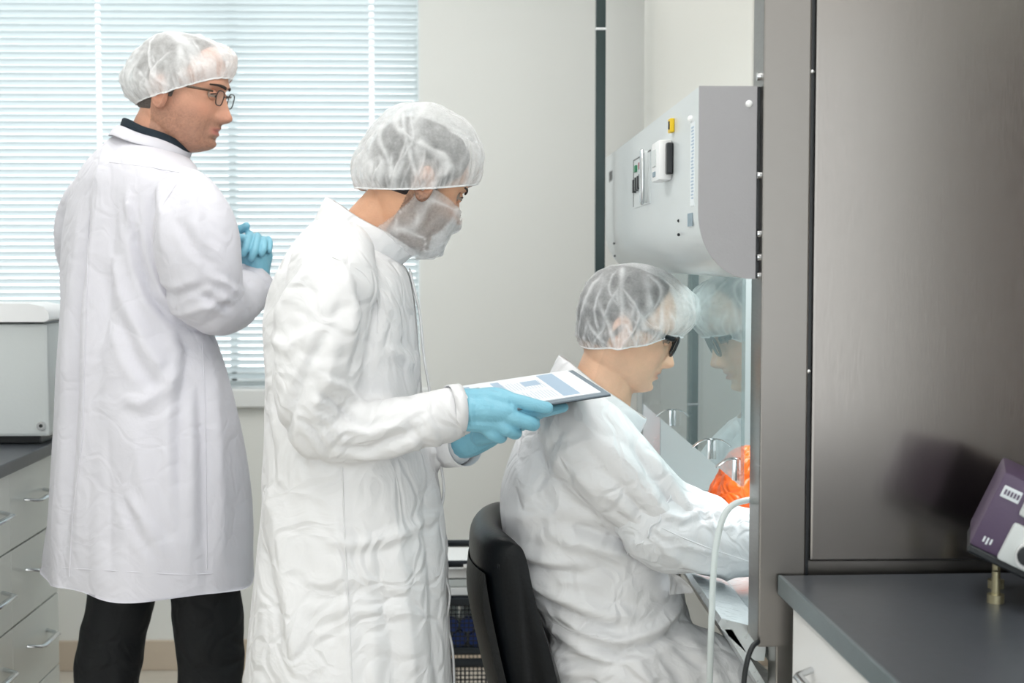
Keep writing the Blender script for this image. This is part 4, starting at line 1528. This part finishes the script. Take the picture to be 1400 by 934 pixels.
cloth_folds(me, [
    # armhole seam valley and shoulder drape
    ([(500, 380), (520, 420), (516, 455), (495, 520)], .010, -.010), ([(482, 360), (500, 410), (497, 460)], .012, .006),
    ([(438, 350), (410, 385), (390, 420), (384, 470)], .010, -.007), ([(455, 362), (425, 395), (398, 440)], .014, .006),
    # long pulls on the upper sleeve
    ([(470, 440), (448, 480), (425, 540), (405, 600)], .008, -.008), ([(486, 440), (470, 500), (445, 555)], .012, .006),
    ([(390, 450), (420, 465), (450, 440)], .010, .006), ([(385, 480), (395, 550), (405, 600)], .012, .006),
    # elbow creases
    ([(455, 515), (480, 530), (505, 560)], .006, -.009), ([(460, 500), (490, 512), (515, 540)], .007, .008),
    ([(450, 540), (470, 552), (490, 580)], .006, .007), ([(440, 550), (456, 570), (470, 600)], .006, -.008),
    ([(425, 570), (440, 595), (450, 620)], .008, .007), ([(480, 560), (520, 570), (565, 555)], .007, .006),
    ([(470, 585), (520, 590), (580, 565)], .007, -.006), ([(490, 605), (540, 600), (600, 570)], .010, .005),
    ([(560, 545), (580, 575), (590, 600)], .006, -.004), ([(585, 540), (598, 570), (605, 598)], .006, .004),
    # skirt of the gown
    ([(470, 640), (480, 720), (490, 800), (495, 930)], .014, .004), ([(380, 640), (400, 700), (420, 780), (430, 930)], .020, .007),
    ([(440, 700), (500, 712), (570, 700), (600, 690)], .010, .005), ([(430, 780), (500, 770), (580, 790)], .012, -.004),
    ([(372, 720), (400, 790), (410, 860)], .012, -.006), ([(545, 660), (560, 760), (575, 930)], .018, .006),
    ([(585, 650), (594, 760), (603, 930)], .009, -.008), ([(520, 730), (545, 830), (550, 930)], .016, -.004),
    ([(400, 640), (375, 690), (368, 740)], .010, .005), ([(555, 400), (560, 470), (565, 540)], .012, -.005),
    ([(530, 470), (560, 480), (575, 500)], .010, .005), ([(520, 390), (548, 430), (560, 460)], .010, .004),
], Y2, noise=(((4, 4, 2.2), .009), ((9, 9, 6), .003), ((20, 20, 14), .0012)), ridged=(((6, 6, 4), .006), ((13, 13, 9), .003)))
coat2 = mesh_obj('gown', me, M['tyvek'], p2)
t2 = bvh(me)
seam(coat2, t2, [(468, 640), (471, 740), (477, 840), (482, 960)], .0013, M['tyvek'])
seam(coat2, t2, [(455, 352), (498, 372), (518, 410), (516, 455)], .0012, M['tyvek'])
# front edge strip of the gown
pts = [W(a, b_, Y2 - .02) for a, b_ in smooth_path([(561, 372), (574, 430), (580, 490), (592, 560), (602, 630), (607, 670), (603, 705), (611, 745), (607, 780), (615, 812), (611, 850), (619, 890), (622, 960), (628, 1050)], 5)]
G().tube(pts, .007, 10, flat=(.35, 1.7), ref=(1, 0, 0)).build('front_placket', M['tyvek'], coat2, True)
collar('collar', ((446, 268), (572, 342)), ((428, 306), (545, 366)), Y2, .066, .084, M['tyvek'], coat2)
for cpts, rad in (([(613, 561, 2.405), (629, 560, 2.412)], [.0425, .0435]), ([(611, 607, 2.585), (637, 607, 2.54)], [.043, .040])):
    pw = [W(*q) for q in cpts]
    g = G().tube(pw, rad, 40, cap=None)
    o = g.build('cuff', M['tyvek'], coat2, True)
    sd = o.modifiers.new('t', 'SOLIDIFY'); sd.thickness = .0015; sd.offset = 0
legs_and_shoes(p2, [[(470, 900, 2.48, .08), (478, 1100, 2.48, .07), (478, 1290, 2.48, .06)], [(490, 900, 2.72, .08), (490, 1100, 2.72, .07), (490, 1290, 2.72, .06)]], 1, 0)
# gloves
me = hand([
    [(596, 562, 2.41, .031), (622, 562, 2.41, .031), (640, 560, 2.415, .030)],
    [(635, 548, 2.41, .021), (665, 547, 2.405, .020), (690, 551, 2.40, .017)],
    [(635, 562, 2.395, .023), (665, 562, 2.39, .021), (695, 565, 2.39, .017)],
    [(635, 573, 2.40, .021), (660, 576, 2.395, .020), (685, 580, 2.395, .015)],
    [(650, 545, 2.42, .017), (678, 541, 2.41, .015), (700, 547, 2.40, .0135), (724, 553, 2.395, .0125), (748, 558, 2.395, .0105)],   # thumb on the edge
    [(688, 560, 2.405, .0155), (715, 566, 2.405, .0120), (740, 563, 2.425, .0110), (770, 557, 2.455, .0095)],                      # index below the board
    [(690, 566, 2.39, .0165), (712, 575, 2.386, .0125), (729, 580, 2.396, .0125), (716, 578, 2.43, .011), (705, 572, 2.45, .010)],
    [(680, 577, 2.392, .0155), (695, 588, 2.388, .0118), (705, 592, 2.400, .0115), (698, 585, 2.43, .0105), (690, 578, 2.45, .010)],
    [(664, 583, 2.396, .0145), (676, 595, 2.394, .0112), (685, 598, 2.405, .0105), (684, 590, 2.43, .0098), (676, 584, 2.45, .0092)],
])
cloth_folds(me, [([(633, 540), (636, 560), (640, 585)], .004, -.002), ([(642, 538), (645, 560), (648, 588)], .004, .0015), ([(655, 540), (668, 550), (672, 560)], .005, .0012)], 2.4, noise=(((60, 60, 60), .0006),))
tag(mesh_obj('glove', me, M['glove'], p2), 'blue glove gripping the near edge of the clipboard')
me = hand([
    [(612, 607, 2.58, .028), (640, 604, 2.54, .029), (668, 592, 2.51, .026)],
    [(668, 590, 2.51, .020), (700, 583, 2.50, .015), (730, 574, 2.50, .011)],
    [(668, 584, 2.53, .018), (705, 574, 2.54, .013), (738, 566, 2.55, .010)],
    [(664, 578, 2.55, .017), (700, 566, 2.57, .012), (730, 560, 2.59, .010)],
    [(656, 598, 2.50, .016), (672, 596, 2.475, .012), (690, 588, 2.465, .010)],
    [(650, 580, 2.56, .016), (680, 563, 2.60, .012), (705, 556, 2.62, .009)],
])
mesh_obj('glove', me, M['glove'], p2)
hairnet(p2, [(648, 252), (656, 232), (657, 205), (646, 178), (625, 157), (597, 143), (570, 140), (540, 147), (515, 163), (497, 188), (482, 213), (480, 235), (486, 256)], Y2 + .004, .098, (b2, h2), seed=5, dens=.50, nfold=95, lean=-.010)

def face_shell(person, HM, name, mask_fn, off, m, dens=None, seed=0, thick=0.0, puff=0.0, amp=1.0):
    rg = head_rings(off, 110, 112, nose=.75, lips=0)
    z, x, y = rg[..., 2], rg[..., 0], rg[..., 1]
    keepv = mask_fn(x, y, z)
    n1 = vnoise(rg.reshape(-1, 3) * np.array([40, 40, 14]) + seed).reshape(z.shape)
    n2 = vnoise(rg.reshape(-1, 3) * np.array([95, 95, 30]) + seed + 4).reshape(z.shape)
    d = rg - np.array([0, 0, -.04])
    d /= np.linalg.norm(d, axis=2, keepdims=True)
    rg = rg + d * (amp * (.004 * n1 + .002 * n2) + puff)[..., None]
    rd = np.clip(1 - np.abs(n1) * 4.5, 0, 1) ** 2
    g = G().loft([[tuple(p) for p in r] for r in rg], False)
    kv = keepv.ravel() > -.006
    g.f = [f for f in g.f if all(kv[i] for i in f)]
    edge = np.clip(keepv / .005 + .5, 0, 1)
    rim = np.clip(1 - np.abs(keepv - .002) / .002, 0, 1) * .5
    g.xform(HM)
    me = bpy.data.meshes.new(name)
    me.from_pydata(g.v, [], g.f)
    if dens is not None:
        at = me.attributes.new('cloth_alpha', 'FLOAT', 'POINT')
        at.data.foreach_set('value', np.clip((dens + .55 * rd + .12 * n2 ) * edge - .2 * (1 - edge), -.3, 1.2).astype(np.float32).ravel())
    bm = bmesh.new()
    bm.from_mesh(me)
    bmesh.ops.delete(bm, geom=[v for v in bm.verts if not v.link_faces], context='VERTS')
    bm.to_mesh(me)
    bm.free()
    o = mesh_obj(name, me, m, person)
    if thick:
        sd = o.modifiers.new('t', 'SOLIDIFY')
        sd.thickness = thick
        sd.offset = 0
    return o
face_shell(p2, HM2, 'face_mask', lambda x, y, z: np.minimum(np.minimum(x - .040 - .5 * np.clip(-.09 - z, 0, 1), -.046 - z), .058 - np.abs(y)), .0075, M['net'], 1.15, 3, 0, .002, .15)
face_shell(p2, HM2, 'beard_cover', lambda x, y, z: np.minimum(x + .028 + .4 * np.clip(-.05 - z, 0, 1), -.016 - .16 * np.clip(x - .02, 0, 1) - z), .0125, M['net'], .46, 8)

# clipboard
A = W(835, 538.5, 2.42)
Lx = (W(750, 551.5, 2.398) - A).normalized()
Wd = (W(783, 506, 2.645) - A)
wlen = Wd.length
Wd = (Wd - Lx * Wd.dot(Lx)).normalized()
Nn = Lx.cross(Wd)
if Nn.z < 0:
    Nn = -Nn
BM = Matrix(((Lx.x, Wd.x, Nn.x, A.x), (Lx.y, Wd.y, Nn.y, A.y), (Lx.z, Wd.z, Nn.z, A.z), (0, 0, 0, 1)))
cb = empty('clipboard', A)
tag(cb, 'grey clipboard with printed sheet held in blue gloved hands', 'clipboard')
bw = min(max(wlen, .21), .235)
G().box((0, 0, -.0035), (.232, bw, 0), .0012, BM).build('board', M['board'], cb, 40)
G().box((.0, -.0006, -.0042), (.232, bw, -.0034), .0002, BM).build('board_underside', M['black'], cb, 40)
sheet = G().box((.012, .018, .0001), (.225, bw - .002, .0016), .0003, BM).build('paper_sheet', M['paper'], cb)
g = G()
for (a, b_, c_, d_) in ((.045, .075, .03, bw - .012), (.085, .115, .145, .185), (.150, .165, .06, bw - .02), (.205, .215, .03, bw - .02)):
    g.box((a, c_, .0015), (b_, d_, .0019), 0, BM)
g.build('printed_blocks', M['print_blue'], sheet)
g = G()
for k in range(26):
    x0 = .082 + (k % 13) * .0055
    yy = .035 + (k // 13) * .085
    g.box((x0, yy, .0015), (x0 + .0013, yy + .05 + .02 * random.random(), .0018), 0, BM)
g.build('printed_lines', M['print_grey'], sheet)
G().box((.195, .06, .001), (.230, .16, .010), .003, BM).build('clip', M['chrome'], cb, 40)

# ------------------------------------------------------------------ man seated at the cabinet
Y3 = YS
p3 = empty('person', W(840, 900, Y3))
p3.location.z = 0
bpy.context.view_layer.update()
tag(p3, 'seated person in white gown, hairnet and thick black glasses working inside the cabinet', 'person')
HM3 = head_matrix(W(857, 447, Y3), .985, 18, 0)
neck = [(W(846, 460, Y3), .050), (W(835, 487, Y3), .052), (W(827, 517, Y3), .058), (W(815, 550, Y3), .068), (W(805, 600, Y3), .085)]
b3, h3 = make_head(p3, HM3, neck, srgb(234, 192, 162), srgb(190, 124, 112), srgb(150, 120, 100), .12, M['hair_dark'], dict(front=.030, top=.2, thick=.008, low=-.055), [(W(805, 595, Y3 - .1), W(805, 595, Y3 + .1), .05, .05)])
glasses(p3, HM3, .0027, M['frame_black'], M['frame_black'], w=.026, h=.019, x=.0985, z=-.008, square=3.0, temple_r=.0036, flat=(1, 1.1))
g = sections([(518, 756, 590, 866, .078), (530, 746, 599, 873, .112), (548, 734, 610, 881, .152), (570, 722, 624, 888, .182), (604, 706, 640, 894, .200), (650, 687, 664, 902, .205), (700, 680, 704, 911, .200), (750, 689, 750, 920, .190), (800, 712, 800, 930, .190), (850, 738, 850, 945, .205), (900, 752, 900, 960, .220), (955, 765, 955, 960, .215)], Y3)
for sg in (-1, 1):
    yy = Y3 + sg * .105
    sleeve(g, [(800, 905, yy, .080), (870, 900, yy, .088), (940, 915, yy, .086), (1000, 950, yy + sg * .01, .080), (1050, 1000, yy + sg * .015, .070), (1055, 1090, yy + sg * .015, .062)])
sleeve(g, [(785, 575, Y3 - .150, .066), (800, 598, Y3 - .175, .080), (830, 635, Y3 - .190, .083), (868, 670, Y3 - .195, .077), (905, 700, Y3 - .195, .070), (940, 714, Y3 - .19, .064), (960, 718, Y3 - .19, .058)])
sleeve(g, [(785, 575, Y3 + .150, .066), (800, 598, Y3 + .175, .080), (830, 635, Y3 + .190, .083), (868, 670, Y3 + .195, .077), (905, 700, Y3 + .195, .070), (940, 714, Y3 + .19, .064), (960, 718, Y3 + .19, .058)])
me = remesh(g, .0064, 5)
cloth_folds(me, [
    # sleeve pulls running down to the gathered cuff
    ([(775, 580), (830, 640), (880, 700)], .010, -.006), ([(800, 570), (850, 625), (900, 690)], .012, .007),
    ([(760, 600), (810, 660), (860, 705)], .010, .006), ([(840, 580), (880, 630), (910, 680)], .009, -.006),
    ([(860, 590), (900, 640), (925, 680)], .010, .006), ([(790, 640), (835, 680), (868, 712)], .008, -.006),
    # armhole
    ([(765, 560), (740, 600), (735, 650), (755, 690)], .010, -.006),
    # hollow under the arm
    ([(760, 690), (800, 700), (850, 720), (880, 740)], .012, -.012), ([(755, 715), (800, 725), (850, 735)], .015, .007),
    # waist rolls
    ([(690, 745), (740, 755), (800, 758)], .010, -.008), ([(686, 722), (730, 738), (790, 742)], .012, .007),
    ([(695, 765), (740, 800), (790, 820), (850, 835)], .009, -.010), ([(705, 760), (750, 785), (810, 805), (870, 815)], .013, .009),
    ([(780, 845), (830, 855), (880, 845), (935, 820)], .009, -.010), ([(775, 828), (830, 838), (885, 828), (935, 803)], .011, .009),
    ([(730, 830), (780, 850), (830, 870)], .012, .008), ([(745, 880), (790, 870), (840, 868)], .009, -.008),
    # lap
    ([(850, 860), (870, 890), (880, 934)], .012, .007), ([(880, 850), (905, 880), (930, 934)], .010, -.007),
    ([(920, 840), (950, 870), (975, 920)], .012, .006), ([(795, 880), (800, 910), (805, 950)], .010, -.005),
    ([(705, 620), (720, 660), (715, 710)], .015, .006), ([(690, 690), (740, 680), (780, 665)], .012, .004),
], Y3, noise=(((4, 4, 3), .008), ((10, 10, 8), .003), ((22, 22, 18), .0012)), ridged=(((6, 6, 7), .007), ((13, 13, 13), .0032)))
coat3 = mesh_obj('gown', me, M['tyvek'], p3)
t3 = bvh(me)
seam(coat3, t3, [(770, 545), (752, 585), (745, 630), (760, 675)], .0012, M['tyvek'])
collar('collar', ((765, 484), (884, 572)), ((748, 520), (872, 596)), Y3, .068, .094, M['tyvek'], coat3)
# pocket flap edge standing off the front of the gown
fl = []
for k, t in enumerate(np.linspace(0, 1, 8)):
    fl.append([W(905 + 25 * t, 775 + 12 * t, Y3 - .17 + .02 * t), W(918 + 32 * t, 792 + 14 * t, Y3 - .15 + .03 * math.sin(t * 3)), W(912 + 36 * t, 815 - 4 * t, Y3 - .16 + .03 * t)])
g = G()
vs = [p for r in fl for p in r]
fs = []
for i in range(7):
    for k in range(2):
        fs.append((i * 3 + k, i * 3 + k + 1, (i + 1) * 3 + k + 1, (i + 1) * 3 + k))
g.add(vs, fs)
o = g.build('gown_flap', M['tyvek'], coat3, True)
sd = o.modifiers.new('t', 'SOLIDIFY'); sd.thickness = .002
sb = o.modifiers.new('s', 'SUBSURF'); sb.levels = 1; sb.render_levels = 2
# gathered sleeve covers over both forearms
for sg, nm in ((-1, 'near'), (1, 'far')):
    ch_ = [(884, 704, Y3 + sg * .196, .066), (890, 708, Y3 + sg * .196, .076), (915, 722, Y3 + sg * .196, .075), (960, 733, Y3 + sg * .19, .070), (1010, 741, Y3 + sg * .18, .064), (1060, 748, Y3 + sg * .16, .052), (1085, 752, Y3 + sg * .15, .043)]
    g = G()
    sleeve(g, ch_)
    me = remesh(g, .0055, 3)
    cloth_folds(me, [([(895, 690), (925, 700), (960, 690)], .007, .006), ([(915, 672), (945, 684), (985, 690)], .007, -.006), ([(905, 725), (960, 745), (1030, 765)], .005, .004), ([(890, 735), (930, 760), (1000, 780)], .009, .005), ([(950, 670), (962, 690), (965, 715)], .006, .006), ([(990, 680), (1000, 700), (1002, 720)], .006, -.005), ([(880, 715), (900, 728), (925, 730)], .005, -.005)], Y3 - .19,
                noise=(((14, 14, 14), .004), ((30, 30, 30), .001)), ridged=(((13, 13, 13), .006), ((28, 28, 28), .002)))
    mesh_obj('sleeve_cover', me, M['tyvek_thin'], p3)
    if sg < 0:
        tt = bvh(me)
        seam(p3.children[-1], tt, [(893, 716), (930, 734), (975, 752), (1024, 768)], .0012, M['tyvek_thin'])
    # elastic ruffle at the upper end
    c0 = W(888, 706, Y3 + sg * .196)
    dv = (W(915, 722, Y3 + sg * .196) - c0).normalized()
    u1 = Vector((0, 1, 0))
    u2 = dv.cross(u1).normalized()
    ring = []
    for k in range(90):
        a = 2 * math.pi * k / 90
        rr_ = .0755 + .003 * math.sin(17 * a) + .0015 * math.sin(29 * a + 1)
        ring.append(c0 + (u1 * math.cos(a) + u2 * math.sin(a)) * rr_ + dv * (.004 * math.sin(11 * a)))
    G().tube(ring, .0018, 8, closed=True).build('sleeve_ruffle', M['tyvek_thin'], p3, True)
    me = hand([
        [(1080, 752, Y3 + sg * .15, .030), (1115, 755, Y3 + sg * .135, .030)],
        [(1110, 748, Y3 + sg * .13, .022), (1140, 752, Y3 + sg * .12, .020)], [(1110, 762, Y3 + sg * .14, .022), (1140, 765, Y3 + sg * .13, .019)],
        [(1140, 748, Y3 + sg * .11, .012), (1170, 755, Y3 + sg * .10, .010), (1182, 772, Y3 + sg * .10, .009)],
        [(1140, 754, Y3 + sg * .125, .012), (1172, 760, Y3 + sg * .115, .010), (1184, 778, Y3 + sg * .115, .009)],
        [(1140, 760, Y3 + sg * .14, .012), (1168, 766, Y3 + sg * .135, .010), (1180, 782, Y3 + sg * .13, .009)],
        [(1138, 766, Y3 + sg * .15, .011), (1158, 774, Y3 + sg * .15, .009), (1168, 785, Y3 + sg * .148, .008)],
        [(1115, 748, Y3 + sg * .11, .014), (1135, 745, Y3 + sg * .09, .012), (1158, 752, Y3 + sg * .085, .010)]], .0026)
    mesh_obj('glove', me, M['glove'], p3)
legs_and_shoes(p3, [[(1055, 1040, Y3 - .12, .06), (1050, 1150, Y3 - .12, .055), (1045, 1250, Y3 - .12, .05)], [(1055, 1040, Y3 + .12, .06), (1050, 1150, Y3 + .12, .055), (1045, 1250, Y3 + .12, .05)]], 1, 0)
hairnet(p3, [(931, 462), (946, 445), (955, 425), (951, 410), (935, 391), (905, 370), (875, 362), (850, 363), (823, 376), (803, 398), (793, 425), (791, 450), (796, 473)], Y3 + .004, .099, (b3, h3), seed=9, dens=.44, nfold=105, lean=-.004, arch=.012)

# ------------------------------------------------------------------ man standing at the left, hands clasped
Y1 = 3.12
p1 = empty('person', W(210, 900, Y1))
p1.location.z = 0
bpy.context.view_layer.update()
tag(p1, 'standing person in white cotton coat, hairnet and glasses with hands clasped, nearest the window', 'person')
HM1 = head_matrix(W(249, 124, Y1), 1.04, 9, -9)
neck = [(W(236, 138, Y1), .050), (W(224, 160, Y1), .052), (W(216, 185, Y1), .060), (W(208, 220, Y1), .075), (W(200, 260, Y1), .085)]
b1, h1 = make_head(p1, HM1, neck, srgb(214, 160, 134), srgb(186, 110, 104), srgb(138, 104, 88), .72, M['hair_grey'], dict(front=.030, top=.2, thick=.006, low=-.055), [(W(200, 255, Y1 - .1), W(200, 255, Y1 + .1), .05, .05)], 1.07)
glasses(p1, HM1, .0012, M['frame_metal'], M['tortoise'], w=.0195, h=.0150, x=.0960, z=-.006, square=3.4, temple_r=.0016)
# torso turned towards the window: shoulder axis runs from far left to near right
FA = math.radians(48)
fdir = Vector((math.sin(FA), math.cos(FA), 0))
sdir = Vector((math.cos(FA), -math.sin(FA), 0))
def turned_sections(rows, Y, ratio=.62, n=56, exp=2.3):
    rows = smooth_path(rows, 5)
    rings = []
    for r in rows:
        pl, xl, pr_, xr, rt = r
        a, b = W(xl, pl, Y), W(xr, pr_, Y)
        c = (a + b) / 2
        half = (b.x - a.x) / 2
        pts = []
        for k in range(n):
            t = 2 * math.pi * k / n
            ct, st = math.cos(t), math.sin(t)
            pts.append(sdir * math.copysign(abs(ct) ** (2 / exp), ct) + fdir * rt * math.copysign(abs(st) ** (2 / exp), st))
        ext = max(p.x for p in pts)
        rings.append([c + p * (half / ext) + Vector((0, 0, (b.z - a.z) / 2 * p.x / ext)) for p in pts])
    return G().loft(rings)
g = turned_sections([(184, 160, 214, 254, .85), (192, 146, 219, 262, .75), (206, 126, 227, 270, .66), (226, 104, 240, 278, .60), (252, 89, 258, 283, .58), (290, 79, 290, 286, .58), (340, 74, 340, 284, .60), (420, 71, 420, 286, .64), (500, 68, 500, 314, .68), (600, 64, 600, 338, .70), (700, 59, 700, 349, .72), (760, 55, 760, 352, .74), (790, 54, 790, 353, .75), (840, 52, 840, 355, .75)], Y1)
g1s = [(246, 262, Y1 - .10, .050), (258, 275, Y1 - .16, .062), (264, 296, Y1 - .18, .078), (269, 325, Y1 - .19, .086), (274, 360, Y1 - .19, .084), (286, 402, Y1 - .17, .074), (305, 415, Y1 - .12, .064), (328, 404, Y1 - .05, .056), (340, 396, Y1 + .0, .050)]
sleeve(g, g1s)
sleeve(g, [(125, 265, Y1 + .09, .050), (118, 285, Y1 + .14, .060), (116, 320, Y1 + .18, .07), (130, 360, Y1 + .26, .078), (170, 405, Y1 + .32, .066), (240, 395, Y1 + .28, .058), (310, 375, Y1 + .16, .050)])
me = remesh(g, .0068, 5)
co, no = get_np(me)
# wavy hem
hz = W(200, 790, Y1).z
low = np.clip((hz + .12 - co[:, 2]) / .12, 0, 1)
wob = np.sin(np.arctan2(co[:, 1] - Y1, co[:, 0] - W(200, 700, Y1).x) * 7) * .006 * low
co = co + no * np.array([1, 1, 0]) * wob[:, None]
set_np(me, co)
cloth_folds(me, [
    ([(140, 262), (132, 380), (124, 520), (112, 770)], .012, -.010), ([(158, 255), (150, 400), (146, 560), (135, 770)], .016, .008),
    ([(112, 290), (105, 450), (95, 640), (85, 780)], .018, .006), ([(182, 250), (180, 330), (176, 420), (172, 470)], .014, -.006),
    ([(200, 262), (206, 320), (212, 370)], .008, .008), ([(205, 300), (214, 350), (234, 405), (262, 442)], .010, -.016),
    ([(170, 330), (195, 400), (230, 470), (262, 520)], .016, .008), ([(190, 420), (215, 480), (250, 530)], .014, -.007),
    ([(200, 530), (225, 540), (255, 520), (275, 490)], .014, .007), ([(262, 448), (278, 470), (272, 560), (276, 700)], .012, -.009),
    ([(215, 560), (230, 640), (240, 780)], .020, .006), ([(180, 560), (185, 660), (190, 780)], .018, -.005),
    ([(300, 480), (315, 580), (325, 760)], .016, .007), ([(285, 470), (300, 600), (305, 780)], .012, -.006),
    ([(205, 650), (240, 690), (262, 740)], .012, .004), ([(195, 640), (225, 700), (250, 735)], .010, -.004),
    # sleeve
    ([(240, 250), (258, 300), (262, 360)], .014, .006), ([(285, 250), (300, 300), (312, 350)], .012, .005),
    ([(275, 300), (300, 340), (325, 365)], .010, -.006), ([(240, 390), (275, 400), (315, 385)], .009, -.008),
    ([(245, 415), (280, 422), (320, 410), (345, 395)], .010, .007), ([(300, 395), (330, 412), (340, 420)], .008, -.008),
    ([(315, 375), (335, 385), (348, 400)], .007, .006), ([(270, 445), (300, 440), (330, 425)], .009, -.005),
], Y1, noise=(((3.5, 3.5, 1.6), .008), ((8, 8, 5), .0025), ((18, 18, 12), .0008)), ridged=(((5, 5, 2.2), .005), ((11, 11, 8), .0016)))
co, no = get_np(me)
hem = W(200, 785, Y1).z + .004 * np.sin(np.arctan2(co[:, 1] - Y1, co[:, 0] - W(200, 700, Y1).x) * 5)
co[:, 2] = np.maximum(co[:, 2], hem)
set_np(me, co)
coat1 = mesh_obj('lab_coat', me, M['cotton'], p1)
t1 = bvh(me)
seam(coat1, t1, [(122, 290), (119, 400), (115, 520), (113, 600), (100, 700), (95, 788)], .0012, M['cotton'])
seam(coat1, t1, [(268, 226), (246, 246), (226, 274), (214, 302), (211, 330)], .0014, M['cotton'])
seam(coat1, t1, [(277, 470), (281, 560), (282, 660), (283, 778)], .0012, M['cotton'])
seam(coat1, t1, [(57, 774), (110, 778), (180, 782), (250, 786), (300, 784), (350, 776)], .0010, M['cotton'], 'hem_stitch')
seam(coat1, t1, [(150, 222), (200, 228), (245, 236)], .0010, M['cotton'])
collar('collar_band', ((161, 171), (262, 205)), ((150, 186), (258, 218)), Y1, .074, .092, M['cotton'], coat1)
collar('shirt_collar', ((170, 161), (258, 196)), ((166, 176), (262, 210)), Y1, .069, .074, M['navy'], p1, .005)
pw = [W(334, 398, Y1 - .01), W(344, 388, Y1 + .0), W(350, 380, Y1 + .01)]
o = G().tube(pw, [.051, .052, .050], 36, cap=None).build('cuff', M['cotton'], coat1, True)
sd = o.modifiers.new('t', 'SOLIDIFY'); sd.thickness = .003; sd.offset = 0
YH = Y1 + .0
me = hand([
    [(342, 396, YH, .026), (350, 374, YH - .005, .030), (350, 358, YH - .01, .030)],
    [(338, 365, YH - .005, .024), (345, 348, YH, .024)],
    [(358, 368, YH - .0, .018), (362, 350, YH, .018)],
], .0026)
mesh_obj('glove', me, M['glove'], p1)
me = hand([
    [(312, 345, YH + .03, .022), (335, 338, YH + .045, .022), (352, 336, YH + .045, .018)],
    [(341, 320, YH + .015, .0088), (340, 326, YH - .022, .0088), (337, 338, YH - .044, .0086), (333, 347, YH - .048, .0080)],
    [(352, 323, YH + .015, .0088), (351, 330, YH - .022, .0088), (348, 343, YH - .046, .0087), (344, 353, YH - .050, .0080)],
    [(361, 328, YH + .015, .0084), (361, 332, YH - .014, .0084), (360, 341, YH - .036, .0080), (358, 347, YH - .040, .0076)],
    [(367, 327, YH + .02, .0070), (369, 332, YH - .0, .0070), (368, 343, YH - .016, .0068)],
    [(312, 328, YH + .0, .0105), (326, 326, YH - .026, .0105), (334, 326, YH - .032, .0090)],
    [(312, 322, YH + .03, .0115), (327, 315, YH + .018, .0105), (337, 309, YH + .012, .0085)],
], .0019, 2)
tag(mesh_obj('glove', me, M['glove'], p1), 'blue glove with fingers folded over the other hand')
legs_and_shoes(p1, [[(168, 740, Y1 + .02, .080), (166, 800, Y1 + .02, .076), (152, 880, Y1 + .02, .073), (146, 950, Y1 + .02, .070), (146, 1150, Y1 + .02, .062)], [(278, 740, Y1 - .02, .080), (280, 800, Y1 - .02, .079), (286, 880, Y1 - .02, .074), (288, 950, Y1 - .02, .070), (290, 1150, Y1 - .02, .062)]], .7, .7)
hairnet(p1, [(316, 109), (321, 92), (319, 74), (300, 60), (275, 48), (248, 46), (222, 52), (195, 65), (176, 85), (165, 108), (173, 130), (191, 142)], Y1 + .004, .100, (b1, h1), seed=3, dens=.60, nfold=95, lean=-.004, arch=.004)
